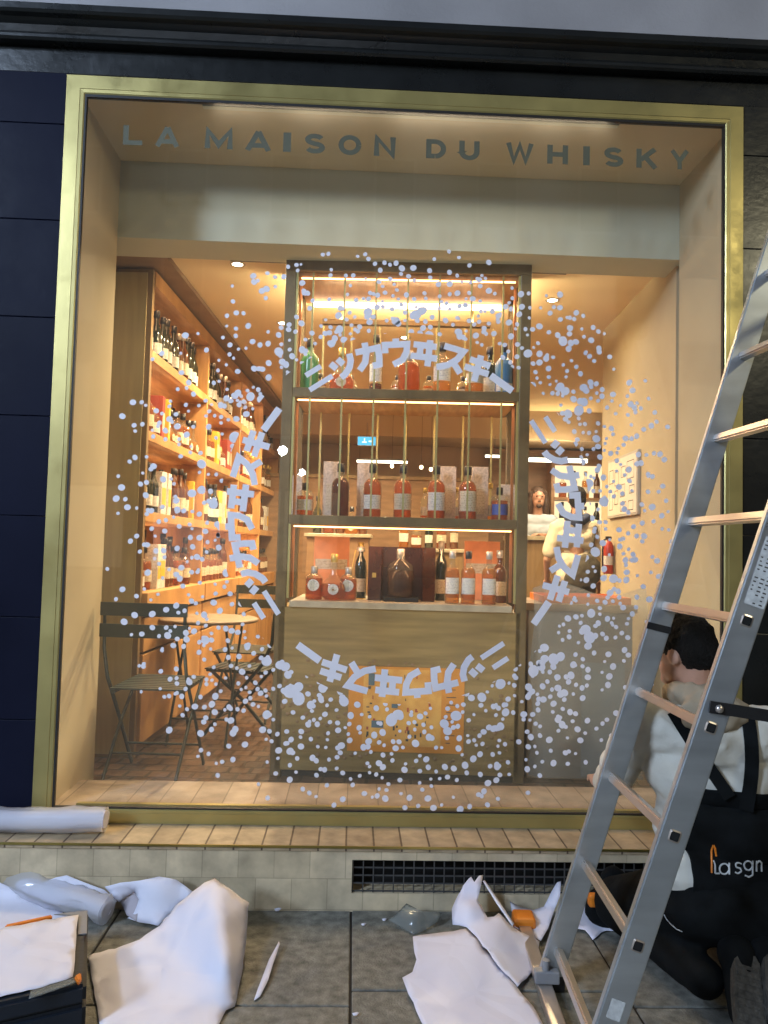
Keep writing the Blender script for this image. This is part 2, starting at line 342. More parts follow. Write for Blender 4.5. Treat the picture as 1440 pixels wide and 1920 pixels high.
# cornice_moulding profile swept along x
prof = [(.25,3.455),(-.035,3.455),(-.045,3.463),(-.045,3.475),(-.03,3.48),(-.02,3.50),(-.03,3.525),(-.055,3.54),(-.075,3.547),(-.085,3.556),(-.085,3.582),(-.05,3.588),(.25,3.588)]
k = len(prof); vs = [(-7, y, z) for y, z in prof] + [(7, y, z) for y, z in prof]
MB().add(vs, [(i, i+1, k+i+1, k+i) for i in range(k-1)]).build('cornice_moulding', M['blackp'], fac)
box_obj('stone_fascia', (-7, -.03, 3.592), (7, .4, 5.2), M['stone'], fac, bev=.004)
# plinth with the vent opening, ledge
gx0, gx1, gz0, gz1 = .025, 1.62, .062, .186
for a, b in (((-7,-.216,-.1),(gx0,.38,.218)), ((gx1,-.216,-.1),(7,.38,.218)), ((gx0,-.216,-.1),(gx1,.38,gz0)), ((gx0,-.216,gz1),(gx1,.38,.218))):
    box_obj('plinth', a, b, M['plinth'], fac)
box_obj('ledge_tile_course', (-7,-.222,.2195), (7,.0,.2385), M['ledge'], fac)
box_obj('ledge_edge_trim', (-7,-.228,.232), (7,-.2225,.2405), M['brassd'], fac)
gr = empty('vent_grille', (0,0,0), label='black square mesh vent grille set into the pale stone plinth', cat='grille')
gb = MB()
n = int((gx1-gx0)/.0385)
for i in range(n+1):
    x = gx0+.004+i*(gx1-gx0-.008)/n; gb.box((x-.0022,-.208,gz0+.001), (x+.0022,-.204,gz1-.001))
for j in range(5):
    z = gz0+.004+j*(gz1-gz0-.008)/4; gb.box((gx0+.001,-.2035,z-.0025), (gx1-.001,-.1995,z+.0025))
gb.build('grille_bars', M['conc'], gr); box_obj('duct_back', (gx0+.001,-.12,gz0+.001), (gx1-.001,-.11,gz1-.001), M['dark'], gr)

# ------------------------------------------------------------------ window (frame, glass, decals)
win = empty('shop_window', (0,0,.2385), label='large brass framed shop window with white katakana ring and snow dots on its glass', cat='window')
def wpart(mb_, name, m): o = mb_.build(name, m, win); o.location = (0,0,-.2385); return o
fw = .078
def frame_side(pts_out, pts_in, name):
    # stepped brass section: outer face, small step, inner face turned to the glass
    (ax, az), (bx, bz) = pts_out; (cx_, cz), (dx, dz) = pts_in
    def L(t): return [(ax+(cx_-ax)*t, az+(cz-az)*t), (bx+(dx-bx)*t, bz+(dz-bz)*t)]
    prof = [(0, .02), (0, -.010), (.02, -.012), (.74, -.012), (.76, -.010), (.94, -.0095), (1., -.006), (1., .01)]
    mb_ = MB(); vs = []
    for t, y in prof:
        (x1, z1), (x2, z2) = L(t); vs += [(x1, y, z1), (x2, y, z2)]
    mb_.add(vs, [(2*i, 2*i+1, 2*i+3, 2*i+2) for i in range(len(prof)-1)])
    return wpart(mb_, name, M['brass'])
o4 = [(WX0,WZ0),(WX1,WZ0),(WX1,WZ1),(WX0,WZ1)]; i4 = [(WX0+fw,WZ0+.056),(WX1-fw,WZ0+.056),(WX1-fw,WZ1-fw),(WX0+fw,WZ1-fw)]
for a in range(4):
    b = (a+1) % 4; frame_side((o4[a], o4[b]), (i4[a], i4[b]), 'frame_rail' if a % 2 == 0 else 'frame_stile')
ix0, ix1, iz0, iz1 = WX0+fw, WX1-fw, WZ0+.056, WZ1-fw
mb = MB()
for a, b in (((ix0,-.006,iz0),(ix0+.008,.012,iz1)), ((ix1-.008,-.006,iz0),(ix1,.012,iz1)), ((ix0+.008,-.006,iz0),(ix1-.008,.012,iz0+.006)), ((ix0+.008,-.006,iz1-.012),(ix1-.008,.012,iz1))): mb.box(a, b)
wpart(mb, 'gasket', M['gasket'])
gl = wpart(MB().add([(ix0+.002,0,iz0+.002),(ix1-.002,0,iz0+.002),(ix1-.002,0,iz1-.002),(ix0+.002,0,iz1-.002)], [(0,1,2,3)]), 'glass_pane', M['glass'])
# --- strokes: mitred ribbons, a hair thick
LAYER = [0]
def ribbon(mb_, pts, wd, place, y0=None):
    pts = [Vector((p[0], p[1])) for p in pts]; n = len(pts); L_, R_ = [], []
    for i in range(n):
        a = (pts[i]-pts[i-1]).normalized() if i else None
        b = (pts[i+1]-pts[i]).normalized() if i < n-1 else None
        a = a or b; b = b or a; na = Vector((-a.y, a.x)); nb = Vector((-b.y, b.x)); mm = (na+nb)
        mm = mm.normalized() if mm.length > 1e-6 else na
        h = wd/2/max(.5, mm.dot(na)); L_.append(pts[i]+mm*h); R_.append(pts[i]-mm*h)
    LAYER[0] += 1; yy = -.0010-(LAYER[0] % 60)*.00003
    vs = []
    for q in L_: x, z = place(q); vs.append((x, yy, z))
    for q in R_: x, z = place(q); vs.append((x, yy, z))
    mb_.add(vs, [(i, i+1, n+i+1, n+i) for i in range(n-1)])
def arc(cx_, cy_, rx, ry, a0, a1, n=10): return [(cx_+rx*math.cos(R(a0+(a1-a0)*i/n)), cy_+ry*math.sin(R(a0+(a1-a0)*i/n))) for i in range(n+1)]
t_ = .12
LET = {
 'L': ([[(t_,1),(t_,t_),(.85,t_)]], .72), 'A': ([[(.04,0),(.5,.98)],[(.5,.98),(.96,0)],[(.22,.26),(.78,.26)]], .98),
 'M': ([[(t_,0),(t_,.93),(.58,.2),(1.04,.93),(1.04,0)]], 1.16), 'I': ([[(.12,0),(.12,1)]], .24),
 'S': ([arc(.44,.70,.30,.19,20,250,12)[:-1]+arc(.46,.29,.32,.19,90,-160,12)], .86),
 'O': ([arc(.52,.5,.41,.40,0,360,24)], 1.04), 'N': ([[(t_,0),(t_,.95),(.80,.05),(.80,1)]], .92),
 'D': ([[(.4,t_),(t_,t_),(t_,1-t_),(.4,1-t_)]+arc(.42,.5,.37,.38,90,-90,12)], .9),
 'U': ([[(t_,1),(t_,.42)]+arc(.45,.42,.33,.31,180,360,12)+[(.78,1)]], .9),
 'W': ([[(.08,1),(.36,.06),(.65,.9),(.94,.06),(1.22,1)]], 1.3), 'H': ([[(t_,0),(t_,1)],[(.80,0),(.80,1)],[(.12,.5),(.8,.5)]], .92),
 'K': ([[(t_,0),(t_,1)],[(.84,1),(.2,.42)],[(.40,.58),(.88,0)]], .9), 'Y': ([[(.06,1),(.48,.45)],[(.90,1),(.48,.45)],[(.48,.5),(.48,0)]], .96),
}
sign = [('L',231,262),('A',294,333),('M',384,437),('A',463,505),('I',532,545),('S',571,608),('O',635,677),('N',701,742),('D',799,836),('U',861,899),('W',950,999),('H',1026,1065),('I',1094,1105),('S',1132,1167),('K',1193,1230),('Y',1258,1290)]
for ch, xa, xb in sign:
    yy = 254+(xa-231)*(300-254)/(1290-231)
    A_ = atY(xa, yy, 0); B_ = atY(xb, yy, 0); strokes, wd = LET[ch]; mb = MB(); hgt = .084; wx = B_.x-A_.x
    for stq in strokes: ribbon(mb, stq, .24 if ch not in 'I' else .27, lambda q: (A_.x + q.x/wd*wx, 3.041 + q.y*hgt))
    o = mb.build('letter', M['signv'], gl)
KAT = {
 'ni': [[(.18,.80),(.82,.80)],[(.02,.16),(.98,.16)]],
 'tsu': [[(.12,.66),(.26,.40)],[(.42,.72),(.54,.46)],[(.88,.74),(.84,.50),(.70,.28),(.45,.10),(.28,.06)]],
 'ka': [[(.06,.70),(.88,.70),(.86,.40),(.80,.10),(.56,.10)],[(.46,.98),(.44,.60),(.32,.28),(.06,.04)]],
 'u': [[(.10,.46),(.10,.76),(.90,.76),(.86,.48),(.70,.20),(.36,.04)],[(.50,.98),(.50,.76)]],
 'wi': [[(.08,.76),(.92,.76)],[(.02,.34),(.98,.34)],[(.34,.76),(.34,.34)],[(.66,.98),(.66,.02)]],
 'su': [[(.12,.86),(.84,.86),(.70,.52),(.42,.22),(.06,.04)],[(.54,.42),(.94,.06)]],
 'ki': [[(.10,.68),(.86,.78)],[(.04,.36),(.94,.48)],[(.40,.98),(.58,.02)]],
 'dash': [[(.02,.48),(.98,.48)]],
}
RCX, RCZ, RR = .213, 1.507, .695
word = ['ni','tsu','ka','u','wi','su','ki','dash']; size = .118
for q in range(4):
    mid = 90-90*q
    for i, chn in enumerate(word):
        ang = R(mid + (3.5-i)*9.75)
        rad = Vector((math.cos(ang), math.sin(ang))); tan = Vector((math.sin(ang), -math.cos(ang)))
        c0 = Vector((RCX, RCZ)) + rad*RR; mb = MB()
        hh = size*(.80 if chn == 'ni' else 1)
        for stq in KAT[chn]:
            ribbon(mb, stq, .235 if chn != 'dash' else .26, lambda p: tuple(c0 + tan*((p.x-.5)*size) + rad*((p.y-.5)*hh)))
        mb.build('character', M['vinyl'], gl)
# --- snow dots: one printed pattern
mb = MB(); rd = random.Random(11); RIN = .775
def dot(x, z, r, blob=1.):
    LAYER[0] += 1; yy = -.0008-(LAYER[0] % 90)*.00002; n = 14 if r > .012 else 10; vs = []; ph = rd.uniform(0, 6.28)
    for k in range(n):
        a = 2*math.pi*k/n; rr = r*(1+.06*math.sin(2*a+ph)); px = x+rr*math.cos(a)*blob; pz = z+rr*math.sin(a)
        dd = math.hypot(px-RCX, pz-RCZ)
        if dd < RIN: px = RCX+(px-RCX)*RIN/dd; pz = RCZ+(pz-RCZ)*RIN/dd
        vs.append((px, yy, pz))
    mb.add(vs, [tuple(range(n))])
cnt = 0; DOTS = []; tries = 0
while cnt < 1250 and tries < 60000:
    a = rd.uniform(0, 2*math.pi); s_, c_ = math.sin(a), math.cos(a)
    ext = .40 + .06*max(0, -s_) + .10*abs(s_*c_)*2*.5 - .06*max(0, s_) + .05*max(0, -c_)
    t = rd.betavariate(1.15, 1.75); r_ = RIN-.012+t*ext*1.08
    if s_ < 0 and rd.random() < .0: continue
    if rd.random() > (1. if s_ < -.45 else .60 if c_ < -.55 else .78 if c_ > .55 else .70): continue
    x, z = RCX+r_*c_, RCZ+r_*s_
    if z < .30 or x < ix0+.02 or x > ix1-.02: continue
    big = rd.random()
    near_ = rd.random() < .86
    if near_ and any((x-q[0])**2+(z-q[1])**2 < (q[2]+.0125)**2 for q in DOTS): tries += 1; continue
    rad = rd.uniform(.0068, .0102) if big < .56 else (rd.uniform(.0102, .0142) if big < .93 else rd.uniform(.0145, .022)*(1-.5*t))
    dot(x, z, rad); DOTS.append((x, z, rad)); cnt += 1
    if big > .84 and rd.random() < .45: dot(x+rd.uniform(-.025,.025), z+rd.uniform(-.02,.02), rad*rd.uniform(.6,1.))
for px, py, r_ in [(1085,770,15),(1050,726,13),(545,758,14),(523,660,13),(1055,640,14),(400,945,14),(378,870,13),(440,820,16),(560,1310,18),(545,1296,20),(640,1398,10),(605,1290,13),(734,1350,17),(746,1340,15),(833,1357,13),(855,1342,15),(690,1400,8),(500,1340,12),(1000,1258,16),(1046,1290,10),(870,1180,0),(530,1245,0),(1105,1195,17),(1098,1180,14),(1038,1236,16),(1015,1250,12),(780,590,14),(790,583,13),(690,585,13),(742,602,12),(385,1200,12),(500,1240,14),(535,1250,13),(360,925,12),(1150,1085,13),(1132,940,14)]:
    if r_: P_ = atY(px, py, 0); dot(P_.x, P_.z, r_/680)
mb.build('snow_dot_pattern', M['vinyl'], gl)

# ------------------------------------------------------------------ display recess
tag(box_obj('recess_wall', (-1.30,.022,.20), (-1.204,.55,3.30), M['plaster']), kind='structure')
tag(box_obj('recess_wall', (1.596,.022,.20), (1.70,.55,3.30), M['plaster']), kind='structure')
tag(box_obj('recess_ceiling', (-1.30,.022,3.2505), (1.70,.62,3.35), M['plaster']), kind='structure')
tag(box_obj('beam', (-1.5,.551,2.864), (1.9,.80,3.2495), M['beam']), kind='structure')
tag(box_obj('window_sill', (-1.203,.014,.20), (1.595,.372,.2955), M['sill']), kind='structure')
def ibox(name, a, b, m, bev=0.):
    o = box_obj(name, a, b, m, bev=bev, loc=(0,0,0), rz=RZ); return tag(o, kind='structure')
ibox('interior_floor', (-2.2,.30,.1), (4.2,6.6,.21), M['floor'])
ibox('interior_ceiling', (-2.0,.76,2.935), (4.0,5.5,3.1), M['ceil'])
ibox('interior_wall', (-1.75,.60,.2), (-1.58,6.4,3.1), M['wallp'])
ibox('interior_wall', (1.58,.72,.2), (1.78,2.12,2.936), M['plaster'])
ibox('interior_wall', (3.4,.62,.2), (3.5,6.4,3.1), M['wallp'])
ibox('interior_wall', (-1.75,6.0,.2), (4.0,6.2,3.1), M['wallp'])
ibox('lowered_soffit', (-1.58,5.2,2.62), (3.4,5.95,2.934), M['wallpale'])
tag(box_obj('ceiling_shade_strip', (-1.58,.82,2.905), (-1.10,5.19,2.9345), M['brown_and_shade'], loc=(0,0,0), rz=RZ), kind='structure')  # brown strip laid where the ceiling is only in shade

# ------------------------------------------------------------------ bottles
def bottle_profile(kind):
    return {
     'round':   [(.0,.0),(.043,.0),(.0455,.005),(.0455,.150),(.043,.168),(.033,.184),(.019,.196),(.0165,.204),(.0155,.255)],
     'slim':    [(.0,.0),(.039,.0),(.041,.005),(.041,.165),(.039,.185),(.029,.203),(.017,.215),(.0155,.225),(.0145,.285)],
     'tall':    [(.0,.0),(.036,.0),(.0375,.005),(.0375,.19),(.032,.225),(.015,.26),(.0135,.33)],
     'squat':   [(.0,.0),(.045,.0),(.048,.006),(.048,.112),(.045,.126),(.034,.139),(.018,.148),(.0165,.154),(.016,.175)],
     'flask':   [(.0,.0),(.045,.0),(.062,.02),(.068,.055),(.058,.09),(.03,.115),(.0145,.14),(.0135,.23)],
     'wine':    [(.0,.0),(.036,.0),(.038,.005),(.038,.18),(.033,.205),(.0155,.235),(.0145,.315)],
     'decanter':[(.0,.0),(.055,.0),(.06,.006),(.06,.12),(.055,.14),(.02,.165),(.018,.20)],
    }[kind]
def shrink(prof, lvl, d=.0025):
    out = []
    for r_, z in prof:
        zz = max(z, .004); rr = max(0, r_-d)
        if zz > lvl: break
        out.append((rr, zz))
    rlast = out[-1][0]
    # radius at lvl
    for (r0, z0), (r1, z1) in zip(prof[:-1], prof[1:]):
        if z0 <= lvl <= z1: rlast = max(0, r0+(r1-r0)*(lvl-z0)/max(1e-6, z1-z0)-d)
    out.append((rlast, lvl)); out.append((0.0001, lvl)); return out
BM = {}
def make_bottle(kind, liquid, lvl, cap, lab, lz=(.04,.12), sx=1., sy=1., full=True, seg=16, caph=.035, round_label=False):
    """one bottle at the origin: glass, liquid, cap, label"""
    root = empty('bottle'); pr = bottle_profile(kind); top = pr[-1][1]; kids = []
    if full:
        kids.append(MB().lathe(pr, seg, sx=sx, sy=sy).build('glass', M['bglass'], root))
        kids.append(MB().lathe(shrink(pr, lvl), seg, sx=sx, sy=sy).build('liquid', M[liquid], root))
    else:
        kids.append(MB().lathe(pr, seg, sx=sx, sy=sy).build('glass', M[liquid], root))
    kids.append(MB().lathe([(.0175,top-caph*.95),(.0188,top-caph*.9),(.0188,top+caph*.25),(.016,top+caph*.3)], 12).build('cap', M[cap], root))
    if lab:
        def rad_at(z):
            for (r0, z0), (r1, z1) in zip(pr[:-1], pr[1:]):
                if z0 <= z <= z1: return r0+(r1-r0)*(z-z0)/max(1e-6, z1-z0)
            return pr[-1][0]
        mbl = MB(); N = 12; vs = []
        if round_label:
            zc = (lz[0]+lz[1])/2; rr = (lz[1]-lz[0])/2; rb = rad_at(zc); k = 18
            for q in range(k):
                a = 2*math.pi*q/k; xx = rr*math.cos(a); zz = zc+rr*math.sin(a); rb2 = rad_at(zz); yy = -(max(.001, 1-(xx/(rb2*sx+.002))**2))**.5*(rb2*sy+.0015)
                vs.append((xx, yy-.0004, zz))
            mbl.add(vs, [tuple(range(k))], True)
        else:
            for z in lz:
                rb = rad_at(z)+.0012
                for q in range(N+1):
                    a = R(-90-62+124*q/N); vs.append((rb*sx*math.cos(a), rb*sy*math.sin(a), z))
            mbl.add(vs, [(i, i+1, N+2+i, N+1+i) for i in range(N)], True)
        kids.append(mbl.build('label', M[lab], root))
    KIDS[root.name] = kids
    return root
def place(root, loc, rz, label, cat='bottle', group=None, used=set()):
    if root.name in used: o = copy_tree(root)
    else: used.add(root.name); o = root
    o.location = loc; o.rotation_euler = (0, 0, rz); tag(o, label, cat, group); return o

# ------------------------------------------------------------------ left shelving
sh = empty('wall_shelving', I(-1.213,1.02,.21), RZ, label='tall oak bottle shelving along the left wall with lit shelves and drawers below', cat='shelving')
def shp(name, a, b, m, bev=.0): return box_obj(name, a, b, M[m], sh, bev)
# local: x from 0 (front) to -.36, y 0.. 4.7, z 0..2.68
bays = [0., 1.28, 2.45, 3.55, 4.62]
shz = [2.235, 1.785, 1.335, .885]
shp('side_panel', (-.37,-.035,0), (0.0,0,2.68), 'oakside', .002)
shp('side_panel_strip', (-.235,-.041,.02), (-.03,-.0355,2.66), 'oakpale')
for y in bays[1:]: shp('divider', (-.36,y-.018,.10), (-.004,y+.018,2.62), 'oak')
shp('top_board', (-.36,.001,2.60), (.004,4.66,2.68), 'oak')
shp('back_board', (-.37,.001,0), (-.352,4.66,2.60), 'woodd')
for k, z in enumerate(shz):
    for a, b in zip(bays[:-1], bays[1:]):
        if k == 3: shp('shelf', (-.351,a+(.019 if a else .001),z-.12), (.03,b-.0185,z), 'oak', .002)
        else: shp('shelf', (-.351,a+(.019 if a else .001),z-.055), (.0,b-.0185,z), 'oak', .002)
for a, b in zip(bays[:-1], bays[1:]):
    for c, d in ((a+.02, (a+b)/2-.004), ((a+b)/2+.004, b-.02)):
        shp('drawer_front', (-.01,c,.56), (.012,d,.745), 'oak', .003); shp('cupboard_door', (-.01,c,.06), (.012,d,.545), 'oak', .003)
shp('kickboard', (-.05,.0,.0), (-.02,4.66,.055), 'brown_and_shade')
for k, z in enumerate(shz):
    for bi, (a, b) in enumerate(zip(bays[:-1], bays[1:])):
        shp('light_strip', (-.35,a+.05,z+.002), (-.338,b-.05,z+.014), 'LED')
        # light of the strip
        if bi < 3:
            lo = area('shelf_strip_lamp', (-.325, (a+b)/2, z+.03), .02, (5.2 if k else 2.6)*(1.6 if k == 3 else 1), WARMER, (0, R(-115), 0), sh, sy=(b-a)*.85)
            lo2 = area('shelf_top_lamp', (-.06, (a+b)/2, (shz[k-1]-.06 if k else 2.59)), 0.02, 1.8, WARMER, (0, R(-20), 0), sh, sy=(b-a)*.85)
# bottles on the shelving
kinds = {
 'wine': make_bottle('wine','dkglass',0,'cap','labw',(.05,.12),full=False,seg=12),
 'white wine': make_bottle('wine','brglass',0,'capw','lab',(.05,.13),full=False,seg=12),
 'amber': make_bottle('round','amber',.17,'cap','lab',(.05,.12),seg=12),
 'golden': make_bottle('slim','gold',.19,'capg','labw',(.05,.12),seg=12),
 'brown': make_bottle('tall','brglass',0,'cap','lab',(.06,.14),full=False,seg=12),
 'squat': make_bottle('squat','amber',.11,'capg','labw',(.03,.09),seg=12),
 'flask': make_bottle('flask','gold',.09,'cap','lab',(.03,.08),sy=.5,seg=14,round_label=True),
}
cartons = {}
for nm, mm in (('white','labw'),('red','labr'),('yellow','laby'),('blue','labb'),('orange','labo')):
    rt = empty('carton'); ks = [MB().box((-.038,-.038,0),(.038,.038,.27),.002).build('box', M[mm], rt), MB().box((-.030,-.0395,.06),(.030,-.0383,.17)).build('printed_panel', M['lab' if mm != 'labw' else 'laby'], rt)]
    KIDS[rt.name] = ks; cartons[nm] = rt
ordn = ['first','second','third','fourth','fifth','sixth','seventh','eighth','ninth','tenth','eleventh','twelfth','thirteenth']
shn = ['top','second','third','lowest']; bayn = ['nearest','second','third','farthest']
mix = [['wine','wine','white wine','wine','wine','brown'], ['Cyellow','golden','amber','Cblue','flask','Cred','squat'], ['brown','wine','wine','Cwhite','amber','Cyellow','brown'], ['amber','squat','golden','Cwhite','flask','amber','brown']]
cname = {'wine':'dark green wine bottle with white label','white wine':'brown wine bottle with silver cap','amber':'amber whisky bottle with cream label','golden':'slim golden bottle with gilt cap','brown':'tall brown bottle with cream label','squat':'squat amber decanter bottle','flask':'flat round golden flask bottle'}
rb = random.Random(21)
for k in range(4):
    for bi in range(4):
        a, b = bays[bi], bays[bi+1]; nb = [11,10,8,6][bi]; cntp = 0; cur = None
        for j in range(nb):
            if cur is None or rb.random() < .55: cur = rb.choice(mix[k])
            y = a+.085+(b-a-.17)*j/(nb-1); x = -.075-rb.uniform(0,.03)
            P_ = I(-1.213+x, 1.02+y, .21+shz[k]+.0005)
            where = '%s from the front, %s shelf, %s bay of shelving' % (ordn[j], shn[k], bayn[bi])
            if cur[0] == 'C': place(cartons[cur[1:]], P_, RZ+R(90)+rb.uniform(-.2,.2), '%s gift carton, %s' % (cur[1:], where), 'carton', 'bottles and cartons on the left shelving')
            else:
                o = place(kinds[cur], P_, RZ+R(75)+rb.uniform(-.3,.3), '%s, %s' % (cname[cur].split(' with')[0], where), 'bottle', 'bottles and cartons on the left shelving')
                sc = rb.uniform(.92,1.05); o.scale = (sc,sc,sc*(.95 if k == 3 else 1))

for k in range(4):
    for bi in range(2):
        a, b = bays[bi], bays[bi+1]; nb = [10,9][bi]
        for j in range(nb):
            cur = rb.choice(['amber','golden','brown','wine','squat','flask'] if k else ['wine','brown','wine'])
            y = a+.12+(b-a-.22)*j/(nb-1)
            o = place(kinds[cur], I(-1.213-.20-rb.uniform(0,.03), 1.02+y, .21+shz[k]+.0005), RZ+R(75)+rb.uniform(-.3,.3), '%s, %s of the rear row, %s shelf, %s bay of shelving' % (cname[cur].split(' with')[0], ordn[j], shn[k], bayn[bi]), 'bottle', 'bottles and cartons on the left shelving')
            sc = rb.uniform(.95,1.08); o.scale = (sc,)*3

# ------------------------------------------------------------------ central display cabinet
U0, U1, V0 = -.438, .842, .74
cb = empty('display_cabinet', I(0,V0,.21), RZ, label='tall bronze display cabinet with lit shelves and brass rods standing in the window', cat='cabinet')
def cp(name, a, b, m, bev=.0): return box_obj(name, a, b, M[m], cb, bev)
DV = .46; ZT = 2.67
SA0, SA1, SB0, SB1, CT = 1.93, 1.985, 1.272, 1.325, .888   # local z of boards
for x, xx in ((U0, U0+.055), (U1-.055, U1)):
    for y, yy in ((0,.045), (DV-.045,DV)): cp('post', (x,y,.0), (xx,yy,ZT-.07), 'bronze', .003)
cp('post_edge', (U0+.0555,.004,CT+.01), (U0+.067,.016,ZT-.075), 'rod'); cp('post_edge', (U1-.067,.004,CT+.01), (U1-.0555,.016,ZT-.075), 'rod')
for x in (U0+.062, U1-.074):
    cp('side_rail', (x,.10,CT+.01), (x+.012,.125,SB0-.001), 'copper'); cp('side_rail', (x,.10,SB1+.001), (x+.012,.125,SA0-.001), 'copper'); cp('side_rail', (x,.10,SA1+.001), (x+.012,.125,ZT-.11), 'copper')
cp('top_frame', (U0,0,ZT-.07), (U1,DV,ZT), 'bronze', .003)
cp('top_inner_board', (U0+.056,.03,ZT-.095), (U1-.056,DV-.01,ZT-.0705), 'oak')
for z0, z1 in ((SA0,SA1),(SB0,SB1)):
    cp('shelf', (U0+.056,.0,z0+.006), (U1-.056,DV,z1), 'bronze', .002); cp('shelf_underside', (U0+.07,.02,z0-.001), (U1-.07,DV-.01,z0+.0055), 'oak')
for z in (ZT-.105, SA0-.009, SB0-.009):
    cp('light_strip', (U0+.08,.024,z), (U1-.08,.032,z+.007), 'LED')
    lo = area('shelf_lamp', ((U0+U1)/2,.06,z-.012), 1.1, 4.2, WARMER, (R(14),0,0), cb, sy=.03)
cp('bright_light_strip', (U0+.10,DV-.05,ZT-.125), (U1-.10,DV-.03,ZT-.098), 'LEDh')
area('top_shelf_lamp', ((U0+U1)/2,DV-.07,ZT-.14), 1.0, 7.5, WARMER, (R(-20),0,0), cb, sy=.03)
for i in range(7):
    x = U0+.145+i*(U1-U0-.29)/6+.0
    cp('brass_rod', (x-.0045,.006,SB1-.03), (x+.0045,.0145,ZT-.075), 'rod')
for i in range(7):
    x = U0+.165+i*(U1-U0-.31)/6
    cp('brass_rod', (x-.005,DV-.06,SB1+.002), (x+.005,DV-.05,SA0-.002), 'rod'); cp('brass_rod', (x-.005,DV-.06,SA1+.002), (x+.005,DV-.05,ZT-.24), 'rod')
# base block
cp('base_block', (U0+.02,-.0,.035), (U1-.03,DV+.1,CT-.035), 'marble', .002)
cp('counter_top', (U0+.075,-.02,CT-.034), (U1-.075,DV+.1,CT), 'marblet', .004)
cp('base_kick', (U0+.03,.012,.0), (U1-.04,DV,.034), 'black')
# inlaid pebbles on the lower half of the base
mb = MB(); rp = random.Random(5)
for i in range(230):
    x = rp.uniform(U0+.04, U1-.05); z = rp.uniform(.06,.60); 
    if rp.random() < (z-.25)*1.6: continue
    r_ = rp.uniform(.008,.014); mb.lathe([(r_,0),(r_*.7,.0022),(.0001,.003)], 8)
    for q in range(len(mb.v)-24-8, len(mb.v)): pass
    base = len(mb.v)-(24+8)
    for q in range(base, len(mb.v)): vx, vy, vz = mb.v[q]; mb.v[q] = (x+vx, -.0004-vz, z+vy*.8)
mb.build('pebble_inlay', M['oakside'], cb)

def C(px, py, dv, z): # point in the cabinet at pixel column px: u from the ray at depth V0+dv
    d = ray(px, py); t = (V0+dv - CAM.dot(ey))/d.dot(ey); Q = CAM + d*t; return I(Q.dot(ex), V0+dv, z)
ZA, ZB, ZC = .21+SA1+.0006, .21+SB1+.0006, .21+CT+.0006
def one(kind, liquid, lvl, cap, lab, px, py, dv, z, label, sc=1., **kw):
    rt = make_bottle(kind, liquid, lvl, cap, lab, **kw); o = place(rt, C(px, py, dv, z), RZ, label); o.scale = (sc,)*3; return o
# top tier
one('round','green',0,'cap',None,580,720,.12,ZA,'green glass bottle with black stopper at the left end of the top display shelf',1.08,full=False)
one('flask','amber',.10,'capg','lab',640,722,.14,ZA,'round flat amber flask with long neck on the top display shelf',1.02,sy=.5,lz=(.03,.085),round_label=True)
one('tall','dkred',.06,'cap','labw',704,724,.16,ZA,'tall bottle with pale green label, third large bottle on the top display shelf',.96,lz=(.07,.17))
one('squat','amber',.13,'capw',None,766,726,.12,ZA,'square shouldered amber bottle with silver stopper on the top display shelf',1.25)
one('round','gold',.07,'cap','labw',828,728,.16,ZA,'domed bottle with dark cap and pale label on the top display shelf',1.1,lz=(.07,.14))
one('squat','gold',.09,'capg','lab',889,730,.14,ZA,'golden bottle with ochre cork below the katakana ki on the top shelf',1.05,lz=(.06,.11))
one('slim','dkglass',0,'cap','labw',917,732,.24,ZA,'thin black bottle standing between the golden and the blue bottle',1.0,full=False)
one('round','blue',0,'cap','labw',944,734,.12,ZA,'blue glass bottle at the right end of the top display shelf',1.05,full=False,lz=(.02,.06))
mini = [('squat','dkred',600,.26,'small dark bottle behind the green bottle'),('squat','dkred',658,.28,'small dark bottle behind the round flask'),('squat','amber',745,.26,'small arched red bottle left of the square amber bottle'),('squat','amber',804,.26,'small arched red bottle left of the domed bottle'),('squat','dkred',868,.26,'small dark bottle right of the domed bottle')]
for kd, lq, px, dv, lb in mini: one(kd,lq,.10,'cap','lab',px,728,dv,ZA,lb+', on the top display shelf',.72,lz=(.03,.08))
# middle tier
def gift(px, py, dv, z, w_, h_, label, m='tube'):
    rt = empty('gift_box', C(px,py,dv,z), RZ, label=label, cat='gift box', group='gift boxes on the middle display shelf'); 
    box_obj('box', (-w_/2,-w_/2,0), (w_/2,w_/2,h_), M[m], rt, .002); box_obj('printed_panel', (-w_*.3,-w_/2-.0012,h_*.12), (w_*.3,-w_/2-.0004,h_*.6), M['lab'], rt); return rt
gift(620,968,.24,ZB,.085,.30,'pale tall gift box left of the first bottle on the middle display shelf')
gift(683,968,.24,ZB,.085,.30,'pale patterned gift box behind the second bottle on the middle shelf')
gift(838,970,.25,ZB,.085,.29,'pale dotted gift box right of the fourth bottle on the middle shelf')
gift(898,972,.24,ZB,.085,.29,'pale gift box right of the fifth bottle on the middle shelf')
gift(950,975,.26,ZB,.085,.20,'short pale gift box at the right end of the middle shelf')
gift(552,966,.24,ZB,.085,.22,'small pale gift box at the left end of the middle shelf')
names = ['first large','second large','third large, central','fourth large','fifth large']
for i, (px, lq, lb) in enumerate([(637,'dkred','lab'),(697,'amber','labw'),(754,'amber','lab'),(817,'amber','labw'),(876,'amber','lab')]):
    one('round',lq,.19,'cap',None if i in (0,) else lb,px,968+i,.12,ZB,'%s amber bottle with black cap from the left on the middle display shelf' % names[i],1.06,lz=(.04,.10+.01*i))
one('squat','amber',.11,'cap','labw',571,966,.14,ZB,'small squat amber bottle at the left end of the middle display shelf',.95,lz=(.03,.09))
one('squat','amber',.11,'cap','labb',936,973,.14,ZB,'small squat amber bottle with blue label at the right end of the middle shelf',.95,lz=(.03,.09))
